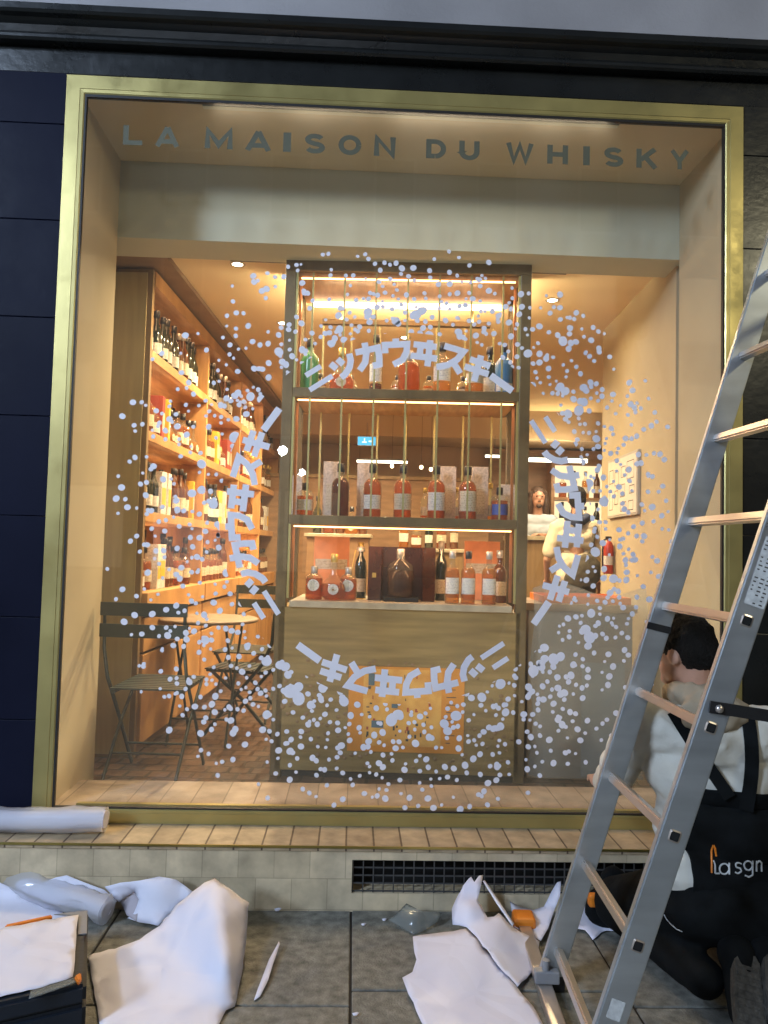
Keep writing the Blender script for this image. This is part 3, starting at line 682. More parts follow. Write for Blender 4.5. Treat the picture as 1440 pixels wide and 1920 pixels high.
one('slim','amber',.11,'capg','labw',856,970,.30,ZB,'slim bottle with pale label standing behind the fourth and fifth bottles',.62)
one('slim','gold',.11,'capg','labw',919,972,.30,ZB,'slim golden bottle behind the row, near the right end of the middle shelf',.72)
one('slim','amber',.11,'capg','labw',796,970,.30,ZB,'slim bottle with white label between the third and fourth middle shelf bottles',.6)
# lower tier
def card(px, w_, h_, dv, label):
    rt = empty('display_card', C(px,1100,dv,ZC), RZ, label=label, cat='display card', group='orange cards on the counter')
    box_obj('card_board', (-w_/2,0,0), (w_/2,.012,h_), M['panelo'], rt, .001); box_obj('card_band', (-w_/2+.01,-.0016,h_*.45), (w_/2-.01,-.0005,h_*.62), M['lab'], rt)
card(620,.20,.335,.42,'glowing orange display card behind the three small amber bottles'); card(903,.20,.33,.42,'glowing orange display card behind the three labelled bottles on the right')
one('squat','amber',.12,'capw','labw',588,1122,.07,ZC,'squat amber bottle with round cream label, leftmost on the counter',.93,lz=(.05,.115),round_label=True)
one('flask','amber',.085,'capg','labw',625,1123,.06,ZC,'round bellied amber bottle with long gilt neck between two squat bottles',1.0,sy=.6,lz=(.03,.085),round_label=True)
one('squat','amber',.12,'capw','labw',652,1124,.09,ZC,'squat amber bottle with round cream label beside the dark lacquer box',.93,lz=(.05,.115),round_label=True)
for px, cpn, lb in ((847,'capw','left'),(877,'cap','middle'),(916,'capw','right')):
    one('slim','gold',.20,cpn,'labw',px,1130,.06,ZC,'slim golden bottle with large pale label, %s of the three on the counter' % lb,.92,lz=(.055,.145))
one('tall','dkglass',0,'capg','lab',675,1110,.30,ZC,'dark bottle with gold foil neck left of the lacquer box',.9,full=False)
one('tall','dkglass',0,'capw','lab',826,1110,.30,ZC,'dark bottle with silver cap right of the lacquer box',.95,full=False)
one('slim','brglass',0,'capw','lab',936,1112,.24,ZC,'brown bottle standing behind the right labelled bottle',.95,full=False)
lb_ = empty('lacquer_presentation_box', C(752,1110,.16,ZC), RZ, label='open dark red lacquer presentation box with doors spread on the counter', cat='presentation box')
lbm = MB().box((-.175,.10,0),(.175,.12,.285),.002).box((-.175,.0,0),(-.155,.099,.285),.001).box((.155,.0,0),(.175,.099,.285),.001)
lbm.build('case_body', M['boxdk'], lb_)
MB().bar((-.175,.0,.1425),(-.105,-.03,.1425),.28,.012,(0,0,1)).build('door', M['boxdk'], lb_)
MB().bar((.175,.0,.1425),(.11,-.04,.1425),.28,.012,(0,0,1)).build('door', M['boxdk'], lb_)
box_obj('plinth_tray', (-.09,-.09,0), (.09,.04,.022), M['black'], lb_, .002)
box_obj('gold_plate', (-.155,-.024,.12), (-.125,-.021,.145), M['capg'], lb_)
rt = make_bottle('decanter','dkred',.115,'capw',None); o = place(rt, C(750,1110,.13,ZC+.0225), RZ, 'large clear decanter of dark whisky standing in the lacquer box'); o.scale = (1.15,1.15,1.2)
sm = empty('wire_perfume_stand', C(668,1110,.22,ZC), RZ, label='gilt wire frame with small lamp left of the lacquer box', cat='stand')
MB().tube([(-.05,0,0),(-.01,0,.26),(.03,0,.26)],.003).tube([(-.05,0,0),(.05,0,0)],.003).build('wire_frame', M['capg'], sm); MB().lathe([(.02,.255),(.022,.275),(.0001,.285)],12,(.02,0,0)).build('lamp_head', M['capw'], sm)
# poster on the base
po = empty('map_poster', I(0,V0-.0012,.21), RZ, label='orange illustrated map poster fixed to the front of the veined stone base', cat='poster')
p0 = C(655,1250,0,0); p1 = C(870,1420,0,0)
def pl(P): return P.dot(ex)
pu0, pu1 = pl(p0), pl(C(870,1330,0,0)); pz0, pz1 = .14, .565
box_obj('poster_sheet', (pu0,-.004,pz0), (pu1,-.0016,pz1), M['mapo'], po)
box_obj('poster_inner', (pu0+.075,-.0052,pz0+.03), (pu1-.115,-.0042,pz1-.012), M['mapi'], po)
mb, mr_, mbb = MB(), MB(), MB(); rp = random.Random(9)
for i in range(46):
    x = rp.uniform(pu0+.09, pu1-.14); z = rp.uniform(pz0+.05, pz1-.04); a, b = rp.uniform(.004,.016), rp.uniform(.005,.022)
    (mb if i % 3 else mr_).box((x,-.0062-(i%9)*.0001,z),(x+a,-.0054,z+b))
for i in range(9):
    x = pu1-.12+.0; z = pz0+.05+i*.038; 
    mb.box((x+.03,-.0047,z),(x+.03+rp.uniform(.02,.06),-.0042,z+.004))
for x, z, a, b in ((pu0+.12,pz0+.12,.06,.035),(pu0+.10,pz0+.33,.03,.06),(pu0+.22,pz0+.22,.03,.02)): mbb.box((x,-.0078,z),(x+a,-.0072,z+b))
mb.build('dark_print', M['inkd'], po); mr_.build('red_print', M['inkr'], po); mbb.build('blue_print', M['inkb'], po)

# ------------------------------------------------------------------ grey counter with orange tray, right
gc = empty('service_counter', I(1.13,.84,.21), RZ, label='grey fronted low counter standing right of the display cabinet', cat='counter')
box_obj('counter_body', (-.26,0,.0), (.28,.50,.86), M['greyc'], gc, .004); box_obj('counter_slab', (-.28,-.02,.861), (.30,.52,.90), M['woodd'], gc, .004)
box_obj('counter_sheet', (.02,-.006,.02), (.24,-.0005,.60), M['frameg'], gc)
tr = empty('orange_tray', I(1.17,1.05,1.111), RZ, label='shallow orange tray lying on the grey counter', cat='tray')
MB().box((-.22,-.18,.0),(.24,.22,.008)).box((-.22,-.18,.008),(.24,-.172,.035)).box((-.22,.212,.008),(.24,.22,.035)).box((-.22,-.172,.008),(-.212,.212,.035)).box((.232,-.172,.008),(.24,.212,.035)).build('tray_body', M['tray'], tr)
# clear wrap sheet hanging over the counter
mb = MB(); N = 14; vs = []
for j in range(N+1):
    for i in range(N+1):
        x = .88+.58*i/N; t = j/N; z = 1.19-.95*t; v = .80-.012-.05*math.sin(i*.9+j*.35)*.18-.02*t
        vs.append(I(x+.01*math.sin(j*.8), v, z+.03*math.sin(i*.5)*(1-t)))
mb.add(vs, [(j*(N+1)+i, j*(N+1)+i+1, (j+1)*(N+1)+i+1, (j+1)*(N+1)+i) for j in range(N) for i in range(N)], True)
tag(mb.build('plastic_dust_sheet', M['film']), 'translucent plastic dust sheet hanging over the front of the grey counter', 'dust sheet')

# ------------------------------------------------------------------ wall items on the right
pf = empty('framed_plan', I(1.579,1.60,1.61), RZ+R(90), label='white framed sheet of printed plans hanging on the right plaster wall', cat='picture')
# local x runs along +v, local y into -u
box_obj('frame', (-.33,.0,0), (.30,.018,.38), M['frameg'], pf, .002); box_obj('sheet', (-.31,.0181,.015), (.28,.020,.365), M['pagew'], pf)
mb = MB(); rp = random.Random(2)
for x, z, a, b in ((-.27,.22,.14,.11),(-.26,.03,.10,.06),(-.10,.24,.09,.07),(-.09,.12,.10,.08),(-.12,.03,.12,.06),(.04,.20,.09,.09),(.05,.08,.08,.09),(.16,.22,.09,.09),(.17,.05,.08,.12),(-.28,.13,.10,.05)):
    for q in ((x,z,a,.005),(x,z+b-.005,a,.005),(x,z,.004,b),(x+a-.004,z,.004,b)): mb.box((q[0],.0201+len(mb.v)*1e-7,q[1]),(q[0]+q[2],.0206+len(mb.v)*1e-7,q[1]+q[3]))
mb.build('plan_drawing', M['inkd'], pf)
fe = empty('fire_extinguisher', I(1.543,1.80,1.25), RZ, label='red fire extinguisher hanging on the right plaster wall below the plans', cat='fire extinguisher'); fe.scale = (.62,.62,.72)
MB().lathe([(.0,.0),(.045,.0),(.052,.012),(.052,.24),(.04,.28),(.016,.295),(.016,.31)],16).build('cylinder', M['red'], fe)
MB().box((-.03,-.012,.31),(.03,.012,.335),.003).tube([(.0,0,.32),(-.05,0,.30),(-.062,0,.22),(-.06,0,.06)],.008).build('valve_and_hose', M['cap'], fe); MB().lathe([(.0527,.08),(.0527,.16)],16).build('label_band', M['labw'], fe)
box_obj('wall_bracket', (.0535,-.02,.1), (.0605,.02,.2), M['greyp'], fe)

# ------------------------------------------------------------------ back bar and room fittings
bb = empty('bar_counter', I(2.0,4.75,.21), RZ, label='wooden bar counter with pale stone top at the back of the shop', cat='bar counter')
box_obj('bar_front', (-.62,0,0), (1.2,.5,1.30), M['oakside'], bb, .004); box_obj('bar_top', (-.66,-.04,1.3005), (1.24,.54,1.345), M['marblet'], bb, .004)
bk = empty('back_bar_shelf', I(2.0,5.5,.21), RZ, label='dark wood back bar with a backlit bottle niche behind the counter', cat='back bar')
box_obj('panelling', (-.75,.30,0), (1.3,.40,2.38), M['woodd'], bk); box_obj('backlit_panel', (-.02,.27,1.30), (.9,.295,2.2), M['backlit'], bk)
for z in (1.42, 1.78): box_obj('shelf', (-.05,.02,z), (.95,.269,z+.03), M['woodd'], bk)
box_obj('niche_side', (-.09,.02,1.1), (-.051,.2995,2.3), M['woodd'], bk)
rb = random.Random(4); kk = list(kinds)
for z, zn in ((1.451,'lower'),(1.811,'upper')):
    for j in range(6):
        kn = ['wine','brown','amber','wine','golden','brown'][(j+(z > 1.5)*2) % 6]
        place(kinds[kn], I(2.06+j*.13, 5.62, .21+z), RZ, '%s, %s from the left on the %s backlit bar shelf' % (cname[kn].split(' with')[0], ordn[j], zn), 'bottle', 'bottles on the backlit bar shelves')
tl = empty('tube_lamp', I(1.85,5.1,2.385), RZ, label='long white linear lamp hanging over the bar at the back', cat='lamp')
box_obj('diffuser', (-.32,-.02,-.02), (.36,.02,.02), M['tubel'], tl, .006); box_obj('lamp_housing', (-.33,-.025,.0205), (.37,.025,.04), M['conc'], tl); MB().tube([(-.28,0,.04),(-.28,0,.235)],.002).tube([(.30,0,.04),(.30,0,.235)],.002).build('suspension_wire', M['conc'], tl)
area('tube_lamp_light', (0,0,-.03), .6, 8, (1,.8,.55), (0,0,0), tl, sy=.04)
area('tube_uplight', (0,0,.06), .6, 5, WARM, (R(180),0,0), tl, sy=.04)
tl2 = empty('ceiling_line_lamp', I(.0,5.15,2.33), RZ, label='warm linear lamp glimpsed through the middle of the display cabinet', cat='lamp')
box_obj('diffuser', (-.28,-.015,-.012), (.27,.015,.012), M['tubel'], tl2, .004); box_obj('lamp_housing', (-.285,-.02,.0125), (.275,.02,.03), M['conc'], tl2); MB().tube([(-.25,0,.03),(-.25,0,.29)],.002).tube([(.25,0,.03),(.25,0,.29)],.002).build('suspension_wire', M['conc'], tl2)
tl3 = empty('ceiling_line_lamp', I(1.2,5.0,2.40), RZ, label='short linear lamp seen at the right inner edge of the cabinet', cat='lamp')
box_obj('diffuser', (-.10,-.015,-.012), (.06,.015,.012), M['tubel'], tl3, .004); box_obj('lamp_housing', (-.105,-.02,.0125), (.065,.02,.03), M['conc'], tl3); MB().tube([(0,0,.03),(0,0,.22)],.002).build('suspension_wire', M['conc'], tl3)
es = empty('exit_sign', I(-.17,4.95,2.475), RZ, label='glowing blue green exit sign hanging behind the display cabinet', cat='exit sign')
box_obj('sign_case', (-.10,0,0), (.10,.03,.10), M['greyp'], es); box_obj('sign_face', (-.095,-.002,.005), (.095,-.0005,.095), M['exitm'], es)
MB().box((-.05,-.004,.03),(.0,-.0025,.045)).box((-.03,-.0042,.03),(-.018,-.0026,.08)).box((.02,-.0041,.04),(.07,-.0026,.055)).box((.05,-.0043,.03),(.06,-.0027,.07)).build('running_symbol', M['exitw'], es); MB().tube([(0,.015,.1),(0,.015,.25)],.003).build('hanger', M['greyp'], es)
pn = empty('wall_panelling', I(.0,5.4,.21), RZ, label='reddish wood wall panelling behind the display cabinet', cat='panelling')
box_obj('panel_board', (-1.5,.0,0), (1.2,.05,1.95), M['woodd'], pn); box_obj('panel_rail', (-1.5,-.02,1.951), (1.2,.05,1.99), M['oakside'], pn)
for i, (px, py) in enumerate(((735,874),(760,878),(790,876),(808,880))):
    d = ray(px, py); t = (4.6-CAM.dot(ey))/d.dot(ey); Q = CAM+d*t
    b_ = empty('pendant_bulb', Q, label='small warm pendant bulb, %s from the left behind the cabinet' % ordn[i], cat='pendant bulb', group='row of pendant bulbs')
    MB().lathe([(.0001,-.02),(.014,-.015),(.018,0),(.014,.014),(.0001,.02)],10).build('bulb', M['bulb'], b_); MB().tube([(0,0,.022),(0,0,2.93-Q.z)],.0015,5).build('cord', M['cap'], b_)
# background tables/boxes glimpsed through the cabinet
for i, (u, v, w_, h_, mm, lb) in enumerate(((-.3,3.2,.5,1.25,'woodd','dark wooden pedestal in the room behind the cabinet, left'),(.45,3.4,.55,1.15,'oakside','wooden pedestal in the room behind the cabinet, right'))):
    rt = empty('pedestal', I(u,v,.21), RZ, label=lb, cat='pedestal'); box_obj('pedestal_body', (-w_/2,-.2,0), (w_/2,.2,h_), M[mm], rt, .004); box_obj('pedestal_top', (-w_/2-.02,-.22,h_+.0005), (w_/2+.02,.22,h_+.03), M['marblet'], rt, .004)
    for j in range(5):
        kn = kk[(j*2+i*3) % len(kk)]
        place(kinds[kn], I(u-w_/2+.06+j*(w_-.12)/4, v, .21+h_+.031), RZ, '%s, %s on the %s rear pedestal' % (cname[kn].split(' with')[0], ordn[j], ('left','right')[i]), 'bottle', 'bottles on the rear pedestals')

# ------------------------------------------------------------------ ceiling spots: small visible lamps
def downlight(u, v, label, power, z=2.9345, spread=R(150)):
    rt = empty('ceiling_spot', I(u,v,z), RZ, label=label, cat='ceiling spot', group='ceiling spots')
    MB().lathe([(.030,-.0005),(.036,-.004),(.042,-.004),(.044,-.0005)],18).build('trim_ring', M['capw'], rt)
    MB().lathe([(.0001,-.0025),(.029,-.0025)],18).build('lens', M['spot'], rt)
    area('spot_lamp', (0,0,-.012), .07, power, WARM, (0,0,0), rt, spread=spread); return rt
downlight(-.66,2.1,'bright ceiling spot left of the cabinet above the shelving aisle',49)
downlight(1.24,3.3,'ceiling spot visible right of the cabinet near the dark opening',49)
downlight(.2,2.4,'ceiling spot behind the middle of the display cabinet',75)
downlight(-.5,3.9,'ceiling spot deep in the room on the left',80)
downlight(2.2,4.2,'ceiling spot above the bar counter at the back',22)
downlight(1.1,1.5,'ceiling spot near the right plaster wall',7)
downlight(-.75,1.0,'ceiling spot above the left bistro chair',22)
# added uplight behind the cabinet top, put there to brighten the ceiling
cv = empty('added_uplight', I(.2,V0+.60,2.735), RZ, label='added warm fill uplight behind the top of the display cabinet', cat='cove light')
box_obj('uplight_housing', (-.5,-.02,-.03), (.5,.02,-.002), M['bronze'], cv); area('uplight_lamp', (0,0,.0), .9, 70, WARM, (R(180),0,0), cv, sy=.03)
box_obj('uplight_hanger', (-.40,-.005,-.001), (-.38,.005,.198), M['bronze'], cv); box_obj('uplight_hanger', (.38,-.005,-.001), (.40,.005,.198), M['bronze'], cv)
# added strip hidden behind the beam to brighten the display
wl = empty('beam_fill_lamp', (.2,.83,2.875), 0, label='added warm fill lamp hidden behind the beam over the display', cat='linear lamp')
box_obj('fill_lamp_bar', (-.9,-.025,.0), (.9,.015,.03), M['conc'], wl)
area('beam_fill_light', (0,0,-.004), 1.7, 40, WARM, (R(18),0,0), wl, sy=.03)
# invented lamp rail that brightens the window recess
rl = empty('recess_fill_rail', (.2,.035,3.2385), 0, label='added slim fill lamp rail under the recess ceiling just behind the glass', cat='fill lamp')
box_obj('rail', (-.9,-.012,.0), (.9,.012,.012), M['beam'], rl)
area('recess_fill_light', (0,0,-.003), 1.7, 10, (1,.80,.56), (R(-12),0,0), rl, sy=.02)
rl = empty('sill_fill_bar', (.2,.035,.2965), 0, label='added slim brass fill light bar on the sill behind the lower window frame', cat='light bar')  # added bar that lights the recess and its ceiling from below
box_obj('rail', (-1.3,-.012,.0), (1.3,.012,.008), M['brass'], rl)
area('sill_fill_light', (0,0,.011), 2.5, 9, (1,.86,.62), (R(180-12),0,0), rl, sy=.02, spread=R(145))

# ------------------------------------------------------------------ bistro chairs and table
def make_chair():
    root = empty('bistro_chair'); ks = []
    def a(o): ks.append(o); return o
    W = .19
    for x in (-W, W):
        # front foot - backrest member and rear foot - seat front member make the X
        a(MB().tube([(x,.42,.01),(x,.20,.30),(x,.02,.52),(x,-.035,.66),(x,-.05,.86)],.0085,6,1.5).build('leg', M['chair'], root))
        a(MB().tube([(x*.90,-.07,.01),(x*.90,.17,.27),(x*.90,.40,.455)],.0085,6,1.5).build('leg', M['chair'], root))
    sl = MB()
    for i in range(9):
        y = .02+i*.048; sl.box((-W+.012,y,.455),(W-.012,y+.034,.464),.0015)
    sl.box((-W+.02,.02,.44),(-W+.04,.43,.4545)).box((W-.04,.02,.44),(W-.02,.43,.4545))
    a(sl.build('seat', M['chair'], root))
    for z in (.715,.815):
        mbk = MB(); vs = []
        N = 8
        for i in range(N+1):
            t = -1+2*i/N; x = t*(W+.015); y = -.058-.018*(1-t*t)
            for dy, dz in ((0,0),(-.008,0),(-.008,.062),(0,.062)): vs.append((x, y+dy-.0, z+dz))
        fs = []
        for i in range(N):
            for k in range(4): fs.append((i*4+k, i*4+(k+1)%4, (i+1)*4+(k+1)%4, (i+1)*4+k))
        fs += [(0,3,2,1), (N*4,N*4+1,N*4+2,N*4+3)]
        mbk.add(vs, fs); a(mbk.build('back_slat', M['chair'], root))
    a(MB().tube([(-W*.9,.055,.15),(W*.9,.055,.15)],.006,6).tube([(-W,.33,.13),(W,.33,.13)],.006,6).build('stretcher', M['chair'], root))
    KIDS[root.name] = ks; return root
ch = make_chair()
ch.location = I(-1.0,.47,.211); ch.rotation_euler = (0,0,RZ); tag(ch, 'dark green folding bistro chair nearest the glass, turned away at the left', 'chair', 'folding bistro chairs')
c2 = copy_tree(ch); c2.location = I(-.78,2.28,.211); c2.rotation_euler = (0,0,RZ+R(172)); tag(c2, 'dark green folding bistro chair beyond the round table by the cabinet', 'chair', 'folding bistro chairs')
c3 = copy_tree(ch); c3.location = I(-.55,1.60,.211); c3.rotation_euler = (0,0,RZ+R(78)); c3.scale = (.92,.92,.88) ; c3['label'] = 'dark folding bistro chair half hidden right of the round table'
tb = empty('bistro_table', I(-.95,1.46,.211), RZ, label='small round bistro table on thin metal legs between two folding chairs', cat='table')
MB().lathe([(.0001,.700),(.292,.700),(.30,.704),(.30,.716),(.292,.72),(.0001,.72)],40).build('tabletop', M['tabletop'], tb)
for sx_ in (-1,1):
    MB().tube([(sx_*.17,-.20,.0),(sx_*.17,.0,.36),(sx_*.17,.20,.70)],.008,6).build('leg', M['chair'], tb); MB().tube([(sx_*.15,.20,.0),(sx_*.15,.0,.36),(sx_*.15,-.20,.70)],.008,6).build('leg', M['chair'], tb)
MB().tube([(-.17,-.12,.14),(.17,-.12,.14)],.006,6).tube([(-.15,.12,.14),(.15,.12,.14)],.006,6).build('stretcher', M['chair'], tb)

# ------------------------------------------------------------------ ladder (A-frame), rungs run into the depth
ld = empty('step_ladder', I(.70,-.95,0), RZ, label='large aluminium folding ladder with square rungs standing open at the right', cat='ladder')
SL, XN, SF, XF = .329, -.016, .299, -.012; VF, VN = -.70, -1.20   # the two stiles lean a touch differently
def stile(x0, sl, v, z0, z1, name='stile'):
    # local coords: x = u-.70, y = v+.95
    n = Vector((1,0,-sl)).normalized()
    p = Vector((x0, v+.95, z0)); q = Vector((x0+sl*(z1-z0), v+.95, z1)); mb = MB(); hw = .037
    for a, b, c, d in ((-hw,hw,-.0015,.0015), (-hw,-hw+.003,-.013,-.0016), (hw-.003,hw,-.013,-.0016), (-hw,-hw+.003,.0016,.013), (hw-.003,hw,.0016,.013), (-hw+.0031,hw-.0031,-.010,-.0078)) if False else ((-hw,hw,-.013,.013),):
        bm = bmesh.new(); bmesh.ops.create_cube(bm, size=1)
        t = (q-p).normalized(); L_ = (q-p).length; mid = (p+q)/2
        bmesh.ops.scale(bm, vec=(b-a, d-c, L_), verts=bm.verts)
        bmesh.ops.bevel(bm, geom=list(bm.edges), offset=.004, segments=2, affect='EDGES')
        mt = Matrix((n, Vector((0,1,0)), t)).transposed().to_4x4(); mt.translation = mid; bmesh.ops.transform(bm, matrix=mt, verts=bm.verts); mb.bm(bm)
    return mb.build(name, M['alu'], ld)
for v in (VF, VN):
    a_, b_ = (XF, SF) if v == VF else (XN, SL)
    stile(a_, b_, v, .035, 2.56); stile(1.60+a_, -b_, v, .035, 2.56)
    MB().box((-.05,v+.95-.02,-.0), (.035,v+.95+.02,.045), .006).build('rubber_foot', M['strap'], ld); MB().box((1.56,v+.95-.02,.0), (1.65,v+.95+.02,.045), .006).build('rubber_foot', M['strap'], ld)
    MB().lathe([(.05,-.016),(.055,-.012),(.055,.012),(.05,.016)],20).build('hinge', M['strap'], ld)
    h = bpy.data.objects[[o.name for o in col.objects if o.name.startswith('hinge')][-1]]; h.rotation_euler = (R(90),0,0); h.location = (.80, v+.95+(.03 if v == VF else -.03), 2.56)
for k in range(-1, 8):
    z = .392+.2715*k; x = XN+SL*(z-.035); xf = XF+SF*(z-.035)
    for s_ in (1, -1):
        xx = x if s_ > 0 else 1.60+2*XN-x; xfar = xf if s_ > 0 else 1.60+2*XF-xf
        mb = MB(); bm = bmesh.new(); bmesh.ops.create_cube(bm, size=1); bmesh.ops.scale(bm, vec=(.028, abs(VN-VF)-.027, .026), verts=bm.verts)
        bmesh.ops.bevel(bm, geom=[e for e in bm.edges if abs((e.verts[0].co-e.verts[1].co).normalized().y) > .9], offset=.005, segments=2, affect='EDGES')
        bmesh.ops.rotate(bm, matrix=Matrix.Rotation(s_*.308, 3, 'Y'), verts=bm.verts); bmesh.ops.translate(bm, vec=(xx, (VF+VN)/2+.95, z), verts=bm.verts)
        for v_ in bm.verts: v_.co.x += (xfar-xx)*min(1, max(0, (v_.co.y-(VN+.95))/(VF-VN)))
        mb.bm(bm).build('rung', M['alurung'], ld)
        if s_ > 0:
            y = VN+.95-.0135; c = math.cos(.308); sn = math.sin(.308)
            def sq(h, yy, rr=.004):
                out = []
                for qx, qz, a0 in ((1,1,0),(-1,1,90),(-1,-1,180),(1,-1,270)):
                    for j in range(4):
                        a = R(a0+j*30); px, pz = qx*(h-rr)+rr*math.cos(a), qz*(h-rr)+rr*math.sin(a); out.append((xx+px*c+pz*sn, yy, z-px*sn+pz*c))
                return out
            MB().add(sq(.0115,y-.0008), [tuple(range(16))]).build('rung_end_shade', M['dark'], ld)  # flat black face stands for the shade inside the open rung end
            o_ = sq(.0155,y-.0002,.006); i_ = sq(.0115,y-.0022); MB().add(o_+i_, [(j,(j+1)%16,16+(j+1)%16,16+j) for j in range(16)], True).build('rung_flange', M['alurung'], ld)
# warning sticker on near stile, small sticker near its foot
def on_stile(z, a, b, h0, h1, m, name):
    t = Vector((SL,0,1)).normalized(); n = Vector((1,0,-SL)).normalized(); p = Vector((XN+SL*(z-.035),VN+.95-.0142,z))
    MB().add([p+n*a+t*h0, p+n*b+t*h0, p+n*b+t*h1, p+n*a+t*h1], [(0,1,2,3)]).build(name, M[m], ld)
on_stile(1.35,-.022,.032,-.11,.07,'whitelab','warning_sticker')
for j in range(7):
    t = Vector((SL,0,1)).normalized()
on_stile(.24,-.02,.016,-.03,.02,'whitelab','size_sticker')
mb = MB(); t = Vector((SL,0,1)).normalized(); n = Vector((1,0,-SL)).normalized(); rp = random.Random(3)
for j in range(16):
    for i in range(3):
        if rp.random() < .3: continue
        p = Vector((XN+SL*(1.35-.035),VN+.95-.0146,1.35)) + t*(-.105+.0108*j) + n*(-.017+.016*i); w_ = rp.uniform(.004,.011)
        mb.add([p, p+n*w_, p+n*w_+t*.0035, p+t*.0035], [(0,1,2,3)])
mb.build('sticker_print', M['inkd'], ld)
# spreader bar and its bolt
z = .985; x0 = XN+SL*(z-.035)-.012
MB().bar((x0-.01,VN+.95-.020,z+.004),(1.33,VN+.95-.020,z-.13),.006,.030,(0,1,0)).build('spreader_bar', M['strap'], ld)
MB().lathe([(.0001,.006),(.008,.005),(.0105,.0),(.0105,-.003)],14).build('bolt', M['alurung'], ld)
bo = col.objects[-1]; bo.rotation_euler = (R(90),0,0); bo.location = (x0+.012,VN+.95-.0265,z)
zz_ = 1.14; xx_ = XF+SF*(zz_-.035); MB().bar((xx_-.038,VF+.95-.0145,zz_+.006),(xx_+.036,VF+.95-.0145,zz_-.010),.003,.022,(0,1,0)).build('stile_band', M['strap'], ld)
# base stabiliser
MB().box((-.055,VN-.42+.95,.006),(-.010,VF+.36+.95,.036),.004).build('stabiliser_bar', M['alurung'], ld)
MB().box((-.070,VF+.33+.95,.0),(.008,VF+.415+.95,.060),.012).build('end_cap', M['orange'], ld)
MB().box((-.064,VF+.95-.045,.0365),(.012,VF+.95-.0135,.075),.004).lathe([(.012,.0),(.012,.03)],10,(-.03,VF+.95-.03,.075)).build('stabiliser_clamp', M['greyp'], ld)

# ------------------------------------------------------------------ organic bodies: overlapping forms fused into one surface
def fuse(name, prims, voxel, m, parent=None, smooth=6, displace=0., dscale=8.):
    bm = bmesh.new()
    def ell(c, r, rot=None):
        mt = Matrix.Translation(c) @ (rot.to_4x4() if rot is not None else Matrix.Identity(4)) @ Matrix.Diagonal((*r, 1))
        bmesh.ops.create_icosphere(bm, subdivisions=3, radius=1, matrix=mt)
    for p in prims:
        if p[0] == 'e': ell(Vector(p[1]), p[2], p[3] if len(p) > 3 else None)
        else:  # chain of (point, radius)
            ch_ = p[1]
            for (a, ra), (b, rb_) in zip(ch_[:-1], ch_[1:]):
                a = Vector(a); b = Vector(b); L_ = (b-a).length; n = max(2, int(L_/(min(ra, rb_)*.35)))
                for i in range(n+1):
                    t = i/n; r_ = ra+(rb_-ra)*t; bmesh.ops.create_icosphere(bm, subdivisions=2, radius=r_, matrix=Matrix.Translation(a.lerp(b, t)))
    me = bpy.data.meshes.new(name+'_raw'); bm.to_mesh(me); bm.free()
    o = bpy.data.objects.new(name+'_raw', me); col.objects.link(o)
    md = o.modifiers.new('r', 'REMESH'); md.mode = 'VOXEL'; md.voxel_size = voxel
    ms = o.modifiers.new('s', 'SMOOTH'); ms.iterations = smooth; ms.factor = .5
    dg = bpy.context.evaluated_depsgraph_get(); dg.update(); me2 = bpy.data.meshes.new_from_object(o.evaluated_get(dg)); me2.name = name
    bpy.data.objects.remove(o); bpy.data.meshes.remove(me)
    if displace:
        nrm = [v.normal.copy() for v in me2.vertices]
        for v, n in zip(me2.vertices, nrm):
            q = v.co*dscale; f = 1-abs(noise.noise(q))*2.2; f2 = noise.noise(q*2.3+Vector((5,1,2)))
            v.co += n*displace*(f*.8+f2*.5)
    me2.materials.clear()
    for q in me2.polygons: q.use_smooth = True
    ob = link(name, me2, m, parent); return ob
def rel(prims, off): return prims

# ---- kneeling installer (world coordinates; the Empty stands at the knees)
wk = empty('person', (0,0,0), label='kneeling installer seen from behind in cream shirt and black bib overalls', cat='person')
HC = Vector((1.105,-.66,1.058))
hrot = Matrix.Rotation(R(36), 3, 'Z') @ Matrix.Rotation(R(-14), 3, 'X')      # face turned to the left, looking a little down
def hp(x, y, z): return HC + hrot @ Vector((x, y, z))
Lsh, Rsh = Vector((.985,-.64,.835)), Vector((1.355,-.75,.825))
Lel, Rel = Vector((.925,-.52,.60)), Vector((1.50,-.66,.60))
Lwr, Rwr = Vector((.955,-.30,.50)), Vector((1.43,-.42,.47))
PEL = Vector((1.20,-.76,.275))
body = [('e', hp(0,0,.005), (.074,.092,.098), hrot), ('e', hp(0,.025,-.055), (.058,.070,.060), hrot), ('e', hp(0,.078,-.085), (.030,.026,.024), hrot),
        ('e', hp(0,.098,-.02), (.012,.020,.020), hrot), ('e', hp(0,.090,.02), (.040,.012,.012), hrot), ('e', hp(0,.088,-.052), (.024,.014,.010), hrot),
        ('c', [(hp(0,-.035,-.06), .052), (Vector((1.135,-.685,.90)), .056), (Vector((1.165,-.70,.84)), .075)]),
        ('c', [(Lsh, .035), (Lel, .032), (Lwr, .025)]), ('c', [(Rsh, .035), (Rel, .032), (Rwr, .025)]),
        ('c', [(Lsh, .035), (Vector((1.17,-.69,.81)), .06), (Rsh, .035)]), ('c', [(Vector((1.17,-.69,.81)), .06), (Vector((1.20,-.71,.55)), .06), (PEL, .07)])]
for sx in (-1, 1):
    body.append(('e', hp(sx*.076,-.004,-.018), (.010,.022,.032), hrot))
